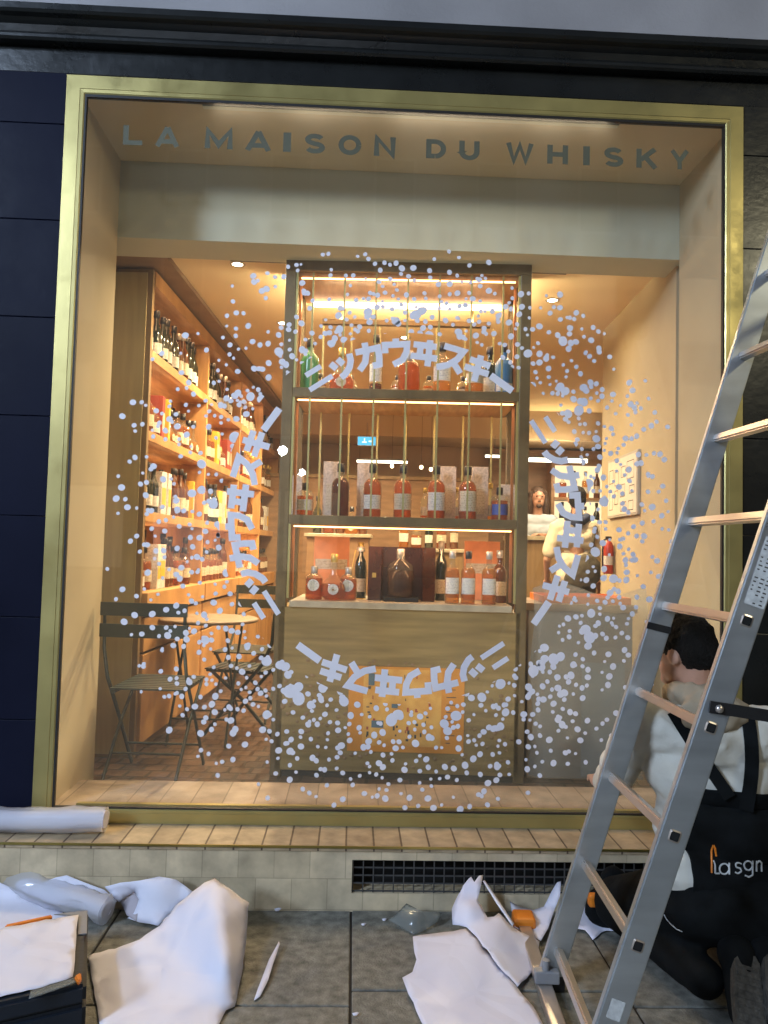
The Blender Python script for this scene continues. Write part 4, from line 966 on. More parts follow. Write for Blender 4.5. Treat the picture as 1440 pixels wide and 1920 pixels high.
def hand(wr, d, side, curl):
    """palm and five fingers along d, thumb leaving the side"""
    d = d.normalized(); sd = d.cross(Vector((0,0,1))).normalized()*side; up = sd.cross(d).normalized()
    if up.z < 0: up = -up
    out = [('c', [(wr, .026), (wr+d*.035, .022)]), ('c', [(wr+d*.03+sd*.022,.017),(wr+d*.085+sd*.028,.013)]), ('c', [(wr+d*.03,.018),(wr+d*.09,.014)]), ('c', [(wr+d*.03-sd*.022,.017),(wr+d*.08-sd*.028,.013)])]
    for i, ln in enumerate((.070,.080,.074,.058)):
        o_ = sd*(.030-.020*i); b = wr+d*(.088-.004*abs(i-1.3))+o_
        p1 = b+(d*math.cos(curl*.4)-up*math.sin(curl*.4))*ln*.45; p2 = p1+(d*math.cos(curl)-up*math.sin(curl))*ln*.32; p3 = p2+(d*math.cos(curl*1.5)-up*math.sin(curl*1.5))*ln*.23
        out.append(('c', [(b,.0098),(p1,.009),(p2,.0082),(p3,.0072)]))
    tb_ = wr+d*.030+sd*.030; out.append(('c', [(tb_,.013),(tb_+d*.030+sd*.022-up*.008,.0105),(tb_+d*.058+sd*.026-up*.020,.0088)])); return out
body += hand(Lwr, Vector((.10,.9,.12)), 1, .75) + hand(Rwr, Vector((-.25,.9,.05)), -1, .6)
fuse('body', body, .0075, M['skin'], wk, 3)
# hair
hair = [('e', hp(0,-.012,.030), (.083,.098,.090), hrot), ('e', hp(0,-.045,-.005), (.078,.068,.078), hrot), ('e', hp(0,-.066,-.040), (.056,.034,.040), hrot), ('e', hp(0,.02,.075), (.065,.075,.045), hrot), ('e', hp(-.066,.0,.018), (.016,.034,.034), hrot), ('e', hp(.066,.0,.018), (.016,.034,.034), hrot)]
rh = random.Random(8)
for i in range(70):
    a, b = rh.uniform(0, 6.28), rh.uniform(-.1, 1.5); q = Vector((math.cos(a)*math.cos(b)*.080, math.sin(a)*math.cos(b)*.094-.012, math.sin(b)*.088+.030))
    if q.y > .05 and q.z < .04: continue
    hair.append(('e', hp(*q), (rh.uniform(.007,.010),)*3))
fuse('hair', hair, .0055, M['hair'], wk, 2, .0035, 70)
# shirt: torso, sleeves, fabric folds
shirt = [('c', [(Vector((1.06,-.655,.80)), .098), (Vector((1.17,-.70,.78)), .122), (Vector((1.29,-.735,.79)), .098)]),
         ('c', [(Vector((1.10,-.66,.66)), .118), (Vector((1.27,-.72,.66)), .118)]), ('c', [(Vector((1.12,-.68,.50)), .118), (Vector((1.28,-.74,.50)), .118)]),
         ('c', [(Vector((1.10,-.70,.36)), .118), (Vector((1.27,-.74,.36)), .118)]),
         ('c', [(Lsh+Vector((.02,0,-.01)), .078), (Lsh.lerp(Lel,.55), .070), (Lel, .062), (Lel.lerp(Lwr,.45), .054), (Lel.lerp(Lwr,.82), .040)]),
         ('c', [(Rsh+Vector((-.02,0,-.01)), .080), (Rsh.lerp(Rel,.55), .074), (Rel, .064), (Rel.lerp(Rwr,.45), .054), (Rel.lerp(Rwr,.85), .040)])]
fuse('shirt', shirt, .010, M['shirt'], wk, 8, .009, 11)
fuse('collar', [('c', [(Vector((1.075,-.715,.925)),.036),(Vector((1.125,-.762,.915)),.044),(Vector((1.185,-.750,.915)),.044),(Vector((1.215,-.69,.92)),.036),(Vector((1.18,-.625,.91)),.03),(Vector((1.11,-.615,.905)),.03),(Vector((1.07,-.66,.915)),.034),(Vector((1.075,-.715,.925)),.036)]), ('e', (1.15,-.785,.875), (.115,.045,.062))], .009, M['scarf'], wk, 4, .009, 20)
# overalls: bib back, seat, thighs, shins
Lk, Rk = Vector((.985,-.40,.11)), Vector((1.33,-.36,.11)); La, Ra = Vector((1.09,-.86,.10)), Vector((1.275,-.88,.11))
ov = [
      ('c', [(Vector((1.13,-.745,.27)), .125), (Vector((1.29,-.785,.29)), .135)]),
      ('c', [(Vector((1.12,-.72,.27)), .125), (Lk+Vector((0,0,.01)), .088)]), ('c', [(Vector((1.28,-.75,.27)), .125), (Rk, .088)]),
      ('c', [(Lk, .084), (La, .058)]), ('c', [(Rk, .084), (Ra, .058)])]
ovo = fuse('bib_overalls', ov, .011, M['overall'], wk, 8, .004, 9)
dg = bpy.context.evaluated_depsgraph_get()
def tree(*names): 
    ts = []
    for o in names:
        bm = bmesh.new(); bm.from_mesh(o.data); ts.append(BVHTree.FromBMesh(bm)); bm.free()
    return ts
kids_w = {o.name.split('.')[0]: o for o in col.objects if o.parent == wk}
# back bib: cut with planes out of the shirt's surface and laid over it as a cloth panel
bm = bmesh.new(); bm.from_mesh(kids_w['shirt'].data)
xl = atY(1321,1560,-.85).x; ztop = atY(1370,1488,-.84).z
for co, no in (((xl-.012,-.85,0),(-1,-.15,0)), ((0,0,ztop),(0,0,1)), ((1.42,0,0),(1,0,0)), ((0,0,.26),(0,0,-1)), ((0,-.70,0),(0,1,0)), ((1.52,0,ztop),(.62,0,.55))):
    bmesh.ops.bisect_plane(bm, geom=list(bm.verts)+list(bm.edges)+list(bm.faces), plane_co=co, plane_no=no, clear_outer=True)
bm.normal_update(); nn = {v: v.normal.copy() for v in bm.verts}
for _ in range(2): bmesh.ops.smooth_vert(bm, verts=[v for v in bm.verts if not v.is_boundary], factor=.5, use_axis_x=True, use_axis_y=True, use_axis_z=True)
for v in bm.verts: v.co += nn[v]*.009
me = bpy.data.meshes.new('bib'); bm.to_mesh(me); bm.free(); me.materials.clear()
for q in me.polygons: q.use_smooth = True
bib = link('bib', me, M['overall'], wk); md = bib.modifiers.new('cloth', 'SOLIDIFY'); md.thickness = .006; md.offset = 0
trs = tree(kids_w['shirt'], ovo, bib)
def on_body(px, py, off=.004):
    d = ray(px, py).normalized(); best = None
    for t in trs:
        h = t.ray_cast(CAM, d)
        if h[0] is not None and (best is None or h[3] < best[1]): best = (h[0]+h[1]*off*(1 if h[1].dot(d) < 0 else -1), h[3])
    return best[0] if best else atY(px, py, -.9)
def strap(pxs, wd, name, m):
    pts = [on_body(x, y, .014) for x, y in pxs]
    # smooth
    for _ in range(5): pts = [pts[0]]+[(pts[i-1]+pts[i]*2+pts[i+1])/4 for i in range(1, len(pts)-1)]+[pts[-1]]
    mb = MB(); vs = []
    for i, p in enumerate(pts):
        t = (pts[min(i+1,len(pts)-1)]-pts[max(i-1,0)]).normalized(); v = (p-CAM).normalized(); s_ = t.cross(v).normalized(); n = -v
        for a, b in ((-1,0),(1,0),(1,1),(-1,1)): vs.append(p+s_*a*wd/2+n*b*.004+n*.002)
    fs = [(i*4+k, i*4+(k+1)%4, (i+1)*4+(k+1)%4, (i+1)*4+k) for i in range(len(pts)-1) for k in range(4)]
    mb.add(vs, fs); return mb.build(name, M[m], wk)
strap([(1402,1348),(1408,1375),(1410,1400),(1410,1425),(1408,1450),(1405,1475),(1402,1500),(1398,1525)], .040, 'strap', 'overall')
strap([(1262,1338),(1272,1352),(1284,1370),(1298,1390),(1314,1412),(1330,1436),(1350,1465),(1368,1492)], .038, 'strap', 'overall')
# stitched lettering on the back
def glyph(strokes, x0, w_, y0, h_, th, name, m):
    mb = MB()
    for st in strokes:
        for a, b in zip(st[:-1], st[1:]):
            n = 3; P = []
            for i in range(n+1):
                t = i/n; px = x0+(a[0]+(b[0]-a[0])*t)*w_; py = y0-(a[1]+(b[1]-a[1])*t)*h_ + (px-1330)*.02; P.append(on_body(px, py, .0035))
            mb.tube(P, th, 6)
    return mb.build(name, M[m], wk)
glyph([[(0,.0),(0,1.),(.25,1.25),(.5,1.1),(.62,.75)]], 1334, 14, 1636, 42, .0032, 'orange_letter', 'orange')
glyph([[(.1,.85),(.35,.55),(.35,.0),(1.,.0)]], 1336, 13, 1637, 28, .0026, 'stitched_letter', 'whitelab')
A_g = [arc(.45,.45,.42,.42,0,360,14),[(.9,.95),(.9,.0)]]
glyph(A_g, 1348, 21, 1639, 23, .0026, 'stitched_letter', 'whitelab')
glyph([[(.9,.85),(.5,1.),(.15,.8),(.25,.55),(.75,.45),(.9,.2),(.5,0),(.1,.12)]], 1376, 15, 1637, 22, .0026, 'stitched_letter', 'whitelab')
glyph([arc(.45,.55,.42,.40,0,360,14),[(.9,.95),(.9,-.2),(.5,-.38),(.1,-.25)]], 1394, 19, 1634, 24, .0026, 'stitched_letter', 'whitelab')
glyph([[(.0,.0),(.0,.95)],[(.0,.7),(.4,.98),(.8,.8),(.85,.0)]], 1418, 11, 1632, 22, .0026, 'stitched_letter', 'whitelab')
# reflective piping on the seat pocket
mbp = MB(); mbp.tube([on_body(x, y, .003) for x, y in ((1246,1714),(1252,1724),(1260,1733),(1270,1741),(1280,1746))], .0016, 6); mbp.build('piping', M['whitelab'], wk)
# boots: sole towards the camera, toes on the ground
def boot(an, toe, side, wd):
    rt = []
    d = (toe-an)
    up = fuse('boot', [('c', [(an, .052), (an.lerp(toe,.5), .047), (toe, .040)]), ('e', an+Vector((0,.02,.03)), (.055,.06,.06))], .009, M['overall'], wk, 4)
    # sole plate facing the camera
    bk = Vector((0,-1,.15)).normalized(); mb = MB(); N = 12; vs = []
    L_ = d.length+.11; t = d.normalized(); s_ = t.cross(bk).normalized(); c0 = an - t*.055 + bk*.052
    out = []
    for i in range(N+1):
        u = i/N; w_ = wd*(.80+.28*math.sin(min(1,u*1.25)*math.pi*.75)) * (1 if .06 < u < .94 else .72); out.append((c0+t*L_*u, w_/2))
    for p, w_ in out: vs += [p-s_*w_, p+s_*w_, p+s_*w_-bk*.024, p-s_*w_-bk*.024]
    fs = [(i*4+k, i*4+(k+1)%4, (i+1)*4+(k+1)%4, (i+1)*4+k) for i in range(N) for k in range(4)] + [(3,2,1,0), (N*4,N*4+1,N*4+2,N*4+3)]
    mb.add(vs, fs); so = mb.build('boot_sole', M['sole'], wk)
    mb = MB()
    mb.tube([p-s_*(w_+.001)*side-bk*.010 for p, w_ in out[1:-1]], .0035, 6); mb.build('sole_stripe', M['yellow'], wk)
    mt_ = MB()
    for i in range(2, N-1):
        p, w_ = out[i]; q = p+bk*.0005; mt_.bar(q-s_*w_*.8, q+s_*w_*.8-t*.006, .009, .006, tuple(t))
    mt_.build('tread', M['sole'], wk)
boot(Vector((1.175,-.90,.150)), Vector((1.155,-.955,.052)), 1, .085)
boot(Vector((1.262,-.91,.160)), Vector((1.250,-.970,.054)), 1, .088)

# ---- people at the bar
def standing(label, base, rz, h, torso_m, legs_m, hair_m, pose):
    rt = empty('person', base, rz, label=label, cat='person'); k = h/1.75
    V = lambda x, y, z: Vector((x*k, y*k, z*k))
    hd = V(0,.0,1.63)
    pr = [('e', hd+V(0,0,.01), (.072*k,.090*k,.098*k)), ('e', hd+V(0,.03,-.055), (.055*k,.062*k,.055*k)), ('e', hd+V(0,.098,-.02), (.011*k,.016*k,.018*k)), ('e', hd+V(0,.088,.018), (.036*k,.010*k,.010*k)), ('e', hd+V(.075,0,-.01), (.010,.02,.03)), ('e', hd+V(-.075,0,-.01), (.010,.02,.03)),
          ('c', [(hd+V(0,-.02,-.06), .05*k), (V(0,-.02,1.45), .056*k)]), ('c', [(V(0,-.01,1.38), .075*k), (V(0,0,1.0), .065*k)])]
    arms = pose['arms']
    for ar in arms: pr += [('c', [(V(*ar[0]), .042*k), (V(*ar[1]), .036*k), (V(*ar[2]), .025*k)])]; d = (V(*ar[2])-V(*ar[1])).normalized(); pr += hand(V(*ar[2]), d, 1 if ar[0][0] < 0 else -1, .6)
    fuse('body', pr, .009, M['skin'], rt, 3)
    sh_ = [('c', [(V(-.13,0,1.38), .085*k), (V(.13,0,1.38), .085*k)]), ('c', [(V(-.08,0,1.28), .115*k), (V(.08,0,1.28), .115*k)]), ('c', [(V(-.07,0,1.05), .11*k), (V(.07,0,1.05), .11*k)])]
    if pose.get('long'): sh_ += [('c', [(V(-.07,0,.93), .115*k), (V(.07,0,.93), .115*k)])]
    for ar in arms:
        e_ = V(*ar[1]); w_ = V(*ar[2]); sh_ += [('c', [(V(*ar[0]), .070*k), (V(*ar[0]).lerp(e_, .75), .066*k)])]
        if pose['sleeve']: sh_ += [('c', [(V(*ar[0]).lerp(e_, .7), .062*k), (e_, .056*k), (e_.lerp(w_, pose['sleeve']), .044*k)])]
    fuse('shirt', sh_, .012, M[torso_m], rt, 6, .007, 9)
    lg = [('c', [(V(-.06,0,.95), .11*k), (V(.06,0,.95), .11*k)])]
    for sx in (-1, 1): lg += [('c', [(V(sx*.085,0,.90), .095*k), (V(sx*.10,.01,.50), .066*k), (V(sx*.11,-.01,.09), .05*k)])]
    fuse('trousers', lg, .013, M[legs_m], rt, 6, .006, 9)
    for sx in (-1, 1): fuse('shoe', [('c', [(V(sx*.11,-.02,.05), .045*k), (V(sx*.12,.13,.035), .034*k)])], .010, M['overall'], rt, 3)
    hr = [('e', hd+V(0,-.015,.035), (.080*k,.095*k,.085*k)), ('e', hd+V(0,-.045,-.01), (.076*k,.06*k,.08*k))]
    if pose.get('hair') == 'long':
        for sx in (-1, 1): hr += [('c', [(hd+V(sx*.070,.01,.04), .030*k), (hd+V(sx*.082,.005,-.08), .034*k), (hd+V(sx*.085,-.005,-.19), .026*k)])]
        hr += [('c', [(hd+V(0,-.06,.0), .06*k), (hd+V(0,-.07,-.16), .045*k)])]
        fuse('beard', [('e', hd+V(0,.072,-.088), (.030*k,.022*k,.024*k)), ('e', hd+V(0,.088,-.045), (.022*k,.010*k,.006*k))], .006, M['hairb'], rt, 2)
    fuse('hair', hr, .008, M[hair_m], rt, 2, .004, 40)
    for sx in (-1, 1): MB().lathe([(.0001,-.008),(.007,-.004),(.008,0),(.007,.004),(.0001,.008)],10,(hd.x+sx*.028*k, hd.y+.086*k, hd.z+.006*k)).build('eye', M['overall'], rt)
    return rt
p1 = standing('long haired bearded man in pale blue shirt standing behind the bar with folded arms', I(1.74,5.40,.211), RZ+R(180), 1.92, 'shirtb', 'trous', 'hairb',
  dict(arms=[((-.18,0,1.36),(-.26,.10,1.20),(-.02,.22,1.24)), ((.18,0,1.36),(.26,.10,1.20),(.03,.25,1.21))], sleeve=.55, hair='long'))
p2 = standing('man in loose off-white top with dark cross-body bag, seen from behind at the bar', I(1.85,4.0,.211), RZ+R(-8), 1.80, 'shirtw', 'trous', 'hair',
  dict(arms=[((-.18,0,1.36),(-.26,-.02,1.08),(-.25,.14,.90)), ((.18,0,1.36),(.27,-.02,1.08),(.25,.14,.90))], sleeve=.0, long=True))
fuse('neck_scarf', [('c', [(Vector((-.08,-.05,1.50)),.045),(Vector((0,-.10,1.46)),.052),(Vector((.08,-.05,1.50)),.045),(Vector((.06,.05,1.49)),.035),(Vector((-.06,.05,1.49)),.035)])], .010, M['navyc'], p2, 4, .006, 20)
MB().tube([(.16,.06,1.47),(.155,-.10,1.42),(.13,-.14,1.25),(.09,-.15,1.12)], .016, 6, .5).build('bag_strap', M['bagc'], p2)
fuse('shoulder_bag', [('e', (.08,-.18,1.02), (.13,.06,.15)), ('e', (-.02,-.17,.93), (.10,.05,.10))], .012, M['bagc'], p2, 5, .008, 12)
# photographer behind the camera (only the shadow and a faint reflection can be seen)

# ------------------------------------------------------------------ paper sheets and litter
def sheet(name, out, ctrl, m, label=None, cat='paper sheet', group=None, th=.0007, step=13, rough=.004, seed=0, parent=None):
    """out, ctrl: (px, py, z).  A sheet whose outline stands at those real heights over the pavement"""
    allc = out+ctrl
    nc = len(out)
    cres = geometry.delaunay_2d_cdt([Vector(p[:2]) for p in allc], [(i, (i+1) % nc) for i in range(nc)], [], 0, 1e-4)
    cv_, cf_, co_ = cres[0], cres[2], cres[3]; cz_ = [allc[o_[0]][2] if o_ else allc[0][2] for o_ in co_]
    def zz(x, y):
        q = Vector((x, y)); bz, bd = None, 1e9
        for f in cf_:
            A, B, C_ = cv_[f[0]], cv_[f[1]], cv_[f[2]]; den = (B.y-C_.y)*(A.x-C_.x)+(C_.x-B.x)*(A.y-C_.y)
            if abs(den) < 1e-9: continue
            l1 = ((B.y-C_.y)*(x-C_.x)+(C_.x-B.x)*(y-C_.y))/den; l2 = ((C_.y-A.y)*(x-C_.x)+(A.x-C_.x)*(y-C_.y))/den; l3 = 1-l1-l2
            d = max(0, -l1)+max(0, -l2)+max(0, -l3)
            if d < bd: bd = d; bz = l1*cz_[f[0]]+l2*cz_[f[1]]+l3*cz_[f[2]]
            if d == 0: break
        return bz + rough*noise.noise(Vector((x*.012, y*.012, seed)))
    V2 = []; Z = []
    n = len(out); bpts = []
    for i in range(n):
        a = out[i]; b = out[(i+1) % n]; L_ = math.hypot(b[0]-a[0], b[1]-a[1]); k = max(1, int(L_/step))
        for j in range(k): t = j/k; bpts.append((a[0]+(b[0]-a[0])*t, a[1]+(b[1]-a[1])*t, a[2]+(b[2]-a[2])*t))
    nb = len(bpts)
    def inside(x, y):
        c = False; j = nb-1
        for i in range(nb):
            xi, yi, _ = bpts[i]; xj, yj, _ = bpts[j]
            if (yi > y) != (yj > y) and x < (xj-xi)*(y-yi)/(yj-yi)+xi: c = not c
            j = i
        return c
    bpts = [(p[0]+noise.noise(Vector((p[0]*.11, p[1]*.11, seed+.5)))*2.6, p[1]+noise.noise(Vector((p[0]*.11, p[1]*.11, seed+9.5)))*2.6, p[2]) for p in bpts] if step > 9 else bpts
    for p in bpts: V2.append(Vector(p[:2])); Z.append(p[2])
    x0, x1 = min(p[0] for p in out), max(p[0] for p in out); y0, y1 = min(p[1] for p in out), max(p[1] for p in out)
    y = y0+step*.5; r = 0
    while y < y1:
        x = x0+step*(.5 if r % 2 else 0.1)
        while x < x1:
            if inside(x, y) and min((x-p[0])**2+(y-p[1])**2 for p in bpts) > (step*.45)**2: V2.append(Vector((x, y))); Z.append(zz(x, y))
            x += step
        y += step*.87; r += 1
    res = geometry.delaunay_2d_cdt(V2, [(i, (i+1) % nb) for i in range(nb)], [list(range(nb))], 1, 1e-4)
    vs, fs, orig = res[0], res[2], res[3]
    P = []
    for i, v in enumerate(vs):
        z = Z[orig[i][0]] if orig[i] else zz(v.x, v.y); z = max(z, .003); q = atZ(v.x, v.y, z)
        if q.y > -.232 and z < .24: q = atY(v.x, v.y, -.232) if atY(v.x, v.y, -.232).z > .003 else q
        P.append(q)
    nb_ = {i: set() for i in range(len(P))}
    for f in fs:
        for a_ in f: nb_[a_].update(x for x in f if x != a_)
    edge = {i for i in range(len(P)) if orig[i] and orig[i][0] < nb}
    for _ in range(2): P = [P[i] if i in edge or not nb_[i] else P[i]*.5 + sum((P[j] for j in nb_[i]), Vector())/len(nb_[i])*.5 for i in range(len(P))]
    me = bpy.data.meshes.new(name); me.from_pydata([p[:] for p in P], [], [tuple(f) for f in fs]); me.update()
    for q in me.polygons: q.use_smooth = True
    o = link(name, me, M[m], parent); md = o.modifiers.new('thickness', 'SOLIDIFY'); md.thickness = th
    if label: tag(o, label, cat, group)
    return o
G = 'paper sheets littering the pavement'
sheet('paper_sheet', [(165,1795,.012),(176,1788,.02),(215,1778,.03),(262,1762,.05),(300,1735,.07),(330,1700,.11),(360,1672,.15),(385,1655,.17),(402,1648,.18),(432,1668,.17),(466,1692,.125),(462,1760,.055),(452,1830,.02),(440,1887,.006),(424,1893,.008),(404,1935,.006),(190,1945,.006),(176,1850,.008)],
      [(404,1690,.178),(412,1730,.155),(421,1770,.13),(430,1810,.10),(434,1850,.055),(320,1780,.05),(300,1850,.02),(360,1760,.085),(370,1880,.02),(250,1830,.022),(385,1830,.05)], 'paper', 'big creased white paper sheet peaked against the plinth at the left', group=G, seed=1)
sheet('paper_sheet', [(196,1662,.10),(225,1655,.12),(262,1650,.13),(300,1645,.14),(318,1645,.14),(342,1656,.12),(362,1672,.10),(345,1695,.06),(318,1716,.03),(297,1737,.012),(262,1728,.010),(240,1722,.012),(258,1700,.05),(262,1685,.07),(250,1672,.08),(222,1692,.05)],
      [(300,1680,.09),(320,1690,.07),(280,1700,.05)], 'paper', 'curled white paper sheet lying behind the big creased sheet at the left', group=G, seed=2)
sheet('paper_sheet', [(226,1690,.045),(250,1672,.078),(262,1686,.066),(260,1702,.046),(256,1728,.012),(238,1716,.02)], [], 'paper_shade', 'curled paper flap with its shade painted in grey beside the plinth', group=G, seed=3, step=8)
sheet('paper_sheet', [(774,1756,.03),(812,1750,.04),(850,1746,.05),(876,1740,.055),(897,1764,.06),(930,1805,.04),(969,1850,.02),(1000,1890,.010),(1030,1940,.006),(800,1945,.006),(782,1895,.008),(766,1864,.012),(754,1835,.010),(772,1822,.02),(780,1799,.03)],
      [(860,1800,.045),(830,1860,.02),(900,1870,.018),(930,1910,.008),(820,1790,.04)], 'paper', 'large white paper sheet with notched edge lying in front of the ladder', group=G, seed=4)
sheet('paper_sheet', [(849,1733,.05),(846,1705,.08),(858,1680,.11),(870,1660,.14),(880,1648,.155),(885,1645,.16),(890,1655,.15),(898,1642,.16),(905,1640,.16),(903,1658,.145),(896,1687,.11),(904,1700,.10),(913,1720,.08),(926,1718,.08),(935,1712,.085),(945,1722,.075),(961,1738,.06),(985,1752,.04),(1012,1764,.025),(1008,1795,.015),(1004,1816,.010),(986,1834,.012),(970,1849,.022),(940,1818,.042),(912,1782,.06),(898,1764,.066),(876,1740,.062)],
      [(880,1700,.115),(930,1760,.07),(970,1790,.03)], 'paper', 'crumpled torn white sheet leaning on the vent grille beside the ladder', group=G, seed=5, step=10)
sheet('paper_strip', [(905,1652,.15),(909,1651,.15),(936,1690,.11),(964,1732,.065),(961,1737,.063),(932,1696,.105)], [], 'paper', 'narrow curled strip of paper over the torn sheet by the grille', group=G, step=8, seed=6)
sheet('paper_sheet', [(956,1690,.05),(975,1700,.045),(1000,1706,.045),(1020,1700,.06),(1034,1672,.10),(1044,1655,.13),(1052,1652,.135),(1050,1680,.10),(1040,1705,.06),(1028,1740,.03),(1014,1764,.018),(985,1751,.02),(965,1738,.03)], [(1000,1730,.03)], 'paper', 'white sheet tucked behind the orange capped ladder foot', group=G, seed=7, step=9)
sheet('paper_sheet', [(1075,1696,.02),(1100,1698,.02),(1150,1702,.02),(1160,1745,.008),(1128,1748,.006),(1112,1762,.006),(1098,1744,.012),(1080,1740,.012)], [], 'paper', 'white paper scrap lying between the ladder and the installer', group=G, seed=8, step=10)
sheet('paper_sheet', [(1395,1690,.02),(1440,1685,.03),(1500,1690,.03),(1500,1830,.006),(1440,1830,.006),(1400,1800,.01)], [], 'paper', 'bright white sheet on the ground right of the kneeling installer', group=G, seed=9)
sheet('paper_sheet', [(-40,1648,.05),(0,1655,.05),(50,1680,.04),(95,1700,.03),(130,1718,.025),(60,1735,.02),(0,1748,.02),(-40,1752,.02)], [], 'paper', 'white sheet squeezed between tool case and plastic roll at the left edge', group=G, seed=10)
sheet('paper_sheet', [(80,1655,.10),(105,1645,.12),(125,1641,.13),(160,1655,.11),(195,1668,.09),(220,1690,.05),(200,1700,.04),(150,1690,.05),(110,1675,.07)], [], 'paper', 'small pale sheet rising behind the plastic roll at the left', group=G, seed=11, step=9)
sheet('paper_strip', [(523,1765,.02),(525,1770,.02),(512,1808,.014),(503,1838,.01),(488,1868,.006),(476,1876,.004),(482,1858,.006),(492,1832,.008),(504,1800,.014)], [], 'paper', 'thin feather shaped paper strip alone on the dark paving', cat='paper strip', step=8, seed=12)
sheet('plastic_scrap', [(728,1725,.02),(745,1712,.04),(762,1694,.06),(785,1706,.06),(828,1712,.04),(822,1728,.02),(790,1748,.006),(775,1752,.006),(750,1738,.01)], [(780,1722,.05)], 'film', 'crumpled translucent plastic scrap on paving under the grille', cat='plastic scrap', step=8, seed=13, rough=.012)
for (px, py, s_, lb) in ((521,1705,7,'long white paper crumb at the foot of the plinth'),(682,1733,5,'round white paper crumb on the paving joint'),(721,1724,5,'small white paper crumb beside the plastic scrap'),(667,1901,7,'triangular white paper crumb low on the paving joint'),(36,1907,4,'tiny white paper crumb below the tool case')):
    sheet('paper_crumb', [(px-s_,py-1,.008),(px+s_*.3,py-s_*.5,.008),(px+s_,py-2,.006),(px+s_*.2,py+s_*.5,.004),(px-s_*.6,py+s_*.5,.004)], [], 'paper', lb, 'paper crumb', step=5, rough=0)
def crumple(mb_, amp, sc, st):
    mb_.v = [tuple(Vector(v) + Vector((0, 1, 1))*amp*(abs(noise.noise(Vector((v[0]*st[0], v[1]*st[1], v[2]*st[2]))*sc))-.25)*1.6) for v in mb_.v]
# rolled film on the ledge, roll of wrapped paper on the ground
rl_ = empty('plastic_roll', (-1.45,-.12,.242), label='translucent plastic film roll lying along the ledge at the left', cat='plastic roll')
mb = MB(); N = 30; pts = []; rr = []
for i in range(N+1):
    t = i/N; pts.append((-.75+t*1.265, .004*math.sin(t*9)-.02+.02*t, .047+.003*math.sin(t*14))); rr.append(.047*(1+.03*math.sin(t*23)))
mb.tube(pts, rr, 36, caps=False); crumple(mb, .006, 14, (1,3,3)); mb.build('outer_film', M['wrap'], rl_); MB().tube(pts, [r_*.72 for r_ in rr], 24).build('rolled_core', M['paper'], rl_)
ro = empty('wrapped_paper_roll', atZ(90,1685,.0), label='long crumpled roll of plastic wrapped paper lying beside the plinth', cat='wrapped roll')
A0 = atZ(-70,1622,.09); A1 = atZ(200,1705,.055); o0 = ro.location
mb = MB(); N = 26; pts = []; rr = []
for i in range(N+1):
    t = i/N; p = A0.lerp(A1, t) - o0; p.z += .004*math.sin(t*17); pts.append(p); rr.append((.056-.012*t)*(1+.05*math.sin(t*19)+.04*math.sin(t*41)))
mb.tube(pts, rr, 36, caps=True); crumple(mb, .012, 11, (1,2.5,2.5)); mb.build('wrapping', M['wrap'], ro); MB().tube(pts, [r_*.62 for r_ in rr], 20).build('rolled_paper', M['paper'], ro)
# tool case
tc_ = empty('tool_case', (0,0,0), label='navy tool case with orange latches and white paper on its lid', cat='tool case')
zt = .13; top = [atZ(166,1706,zt), atZ(163,1846,zt), atZ(-90,1903,zt), atZ(-90,1763,zt)]
def prism(pts, z0, z1, m, name, par, shrink_=0):
    c = sum(pts, Vector())/len(pts); pp = [p.lerp(c, shrink_) for p in pts]; n = len(pp); bm = bmesh.new()
    vb = [bm.verts.new((p.x, p.y, z0)) for p in pp]; vt = [bm.verts.new((p.x, p.y, z1)) for p in pp]
    bm.faces.new(vt[::-1]); bm.faces.new(vb)
    for i in range(n): bm.faces.new((vb[i], vt[i], vt[(i+1) % n], vb[(i+1) % n]))
    bmesh.ops.recalc_face_normals(bm, faces=bm.faces); bmesh.ops.bevel(bm, geom=list(bm.edges), offset=min(.01, (z1-z0)*.3), segments=2, affect='EDGES')
    return MB().bm(bm).build(name, M[m], par)
prism(top, .0, .075, 'case', 'case_base', tc_); prism(top, .0765, zt, 'case', 'case_lid', tc_, .004)
def q4(pp, z0, z1, m, name, par): return prism([atZ(x, y, z1) for x, y in pp], z0, z1, m, name, par)
q4([(10,1733),(98,1714),(98,1719),(10,1739)], zt+.0005, zt+.012, 'orange', 'orange_strip', tc_)
q4([(139,1829),(152,1821),(153,1836),(146,1841)], zt+.001, zt+.014, 'orange', 'latch', tc_)
q4([(100,1714),(164,1706),(163,1750),(146,1752),(147,1716)], zt+.0004, zt+.004, 'greyp', 'grey_corner', tc_)
sheet('paper_sheet', [(-60,1756,zt+.012),(0,1742,zt+.014),(70,1728,zt+.014),(146,1714,zt+.012),(142,1770,zt+.010),(137,1832,zt+.006),(80,1852,zt+.006),(0,1869,zt+.006),(-60,1880,zt+.006)], [(50,1790,zt+.018)], 'paper', 'flat white sheet lying on the lid of the tool case', group=G, seed=15, rough=.003)
sheet('plastic_scrap', [(57,1858,zt+.010),(98,1846,zt+.010),(138,1833,zt+.009),(143,1842,zt+.009),(100,1858,zt+.009),(54,1873,zt+.009)], [], 'film', 'strip of clear film hanging over the front of the tool case', cat='plastic scrap', step=8, rough=.001)
# small orange handled tool bag by the installer's knee
tg = empty('tool_pouch', (.93,-.33,0), label='black tool pouch with orange flap on the ground by the installer', cat='tool pouch')
fuse('pouch_body', [('e', (.04,0,.07), (.085,.05,.075)), ('e', (.06,.0,.15), (.05,.035,.07))], .009, M['overall'], tg, 3, .006, 20); MB().box((-.045,-.055,.09),(-.01,-.02,.135),.008).build('orange_flap', M['orange'], tg)

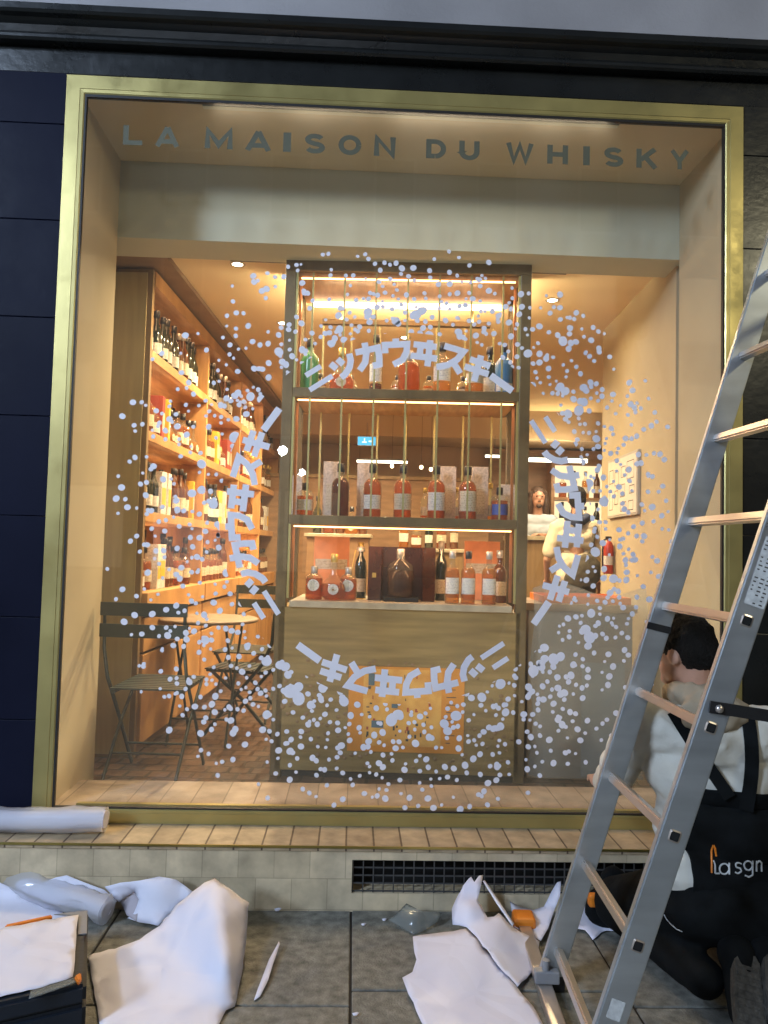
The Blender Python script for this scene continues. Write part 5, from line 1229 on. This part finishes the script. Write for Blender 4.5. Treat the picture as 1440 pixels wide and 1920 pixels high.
# ------------------------------------------------------------------ street lamps that light the pavement and show in the glass, and one added floodlight
def street_lamp(P, label, power, colr, lens, aim, sz=.16, post=True):
    rt = empty('street_lamp', (P.x, P.y, 0), label=label, cat='street lamp')
    d = (aim-P).normalized()
    MB().tube([(0,-.35,-.12),(0,-.35,P.z-.2),(0,-.30,P.z+.02),(0,-.12,P.z+.10)], [.06,.045,.035,.03], 10).build('post', M['conc'], rt)
    q = d.to_track_quat('-Z', 'Y')
    hd = MB().lathe([(.0001,.10),(.07,.09),(.13,.02),(.14,0)], 20).build('lamp_head', M['conc'], rt, (0,0,P.z)); hd.rotation_euler = q.to_euler()
    ln = MB().lathe([(.0001,-.003),(.08,-.003)], 20).build('lens', M[lens], rt, (0,0,P.z)); ln.rotation_euler = q.to_euler()
    l = bpy.data.lights.new('street_lamp_light', 'SPOT'); l.energy = power; l.color = colr; l.spot_size = R(120); l.spot_blend = .5; l.shadow_soft_size = sz
    lo = bpy.data.objects.new('street_lamp_light', l); col.objects.link(lo); lo.parent = rt; lo.location = Vector((0,0,P.z))+d*.03; lo.rotation_euler = q.to_euler(); return rt
def mirrored(px, py, dist): q = atY(px, py, dist); return Vector((q.x, -dist, q.z))
street_lamp(mirrored(530,845,13.), 'cold white street lamp across the road, the brighter of the two reflected ones', 170, (.62,.76,1.), 'coldl', Vector((0,0,.8)), .10)
street_lamp(mirrored(566,886,15.), 'cold white street lamp farther across the road behind the photographer', 90, (.62,.76,1.), 'coldl', Vector((0,0,.8)), .08)
street_lamp(Vector((-4.6,-5.2,5.4)), 'tall cold street lamp to the left of the shop', 850, (.58,.74,1.), 'coldl', Vector((-.3,-.6,0)), .35)
street_lamp(Vector((-7.2,-8.2,5.2)), 'added broad cold floodlight, unseen, down the street to the left', 2700, (.60,.76,1.), 'coldl', Vector((.3,0,1.4)), .75)  # added source: soft frontal light that blurs the lettering shadows
street_lamp(Vector((4.2,-4.6,4.4)), 'warm street lamp to the right of the shop', 170, (1.,.90,.58), 'warml', Vector((1.2,0,1.2)), .2)

ob = empty('opposite_building', (-1,-19,-.2), label='pale stone building with lit windows across the street behind the photographer', cat='building')
MB().box((-22,-6,0),(22,0,15),).build('wall', mat('pale_limestone', (.33,.30,.26), .85, var=.2, scale=.6, bump=.1, bscale=8), ob)
wlit = emis('lit_window_glow', (1.,.78,.48), 1.1); wcold = emis('shopfront_glow', (.85,.92,1.), 1.6); rw = random.Random(12)
for fl in range(4):
    for i in range(14):
        x = -20+i*3.05; z = (.9 if fl == 0 else 1.6+fl*3.2); lit = rw.random() < (.55 if fl == 0 else .3); w_, h_ = (2.2,2.3) if fl == 0 else (1.1,1.9)
        fr_ = MB().box((x-.08,.001,z-.08),(x+w_+.08,.05,z)).box((x-.08,.001,z+h_),(x+w_+.08,.05,z+h_+.08)).box((x-.08,.001,z),(x,.05,z+h_)).box((x+w_,.001,z),(x+w_+.08,.05,z+h_)).build('window', M['labw' if fl else 'blackp'], ob)
        MB().box((x+.001,.003,z+.001),(x+w_-.001,.012,z+h_-.001)).build('pane', (wcold if fl == 0 and i % 2 else wlit) if lit else M['blackp'], fr_)
# remove bottle templates that were never placed
spare = [o for o in col.objects if o.type == 'EMPTY' and 'label' not in o]
for c in [c for c in col.objects if c.parent in spare] + spare: bpy.data.objects.remove(c)
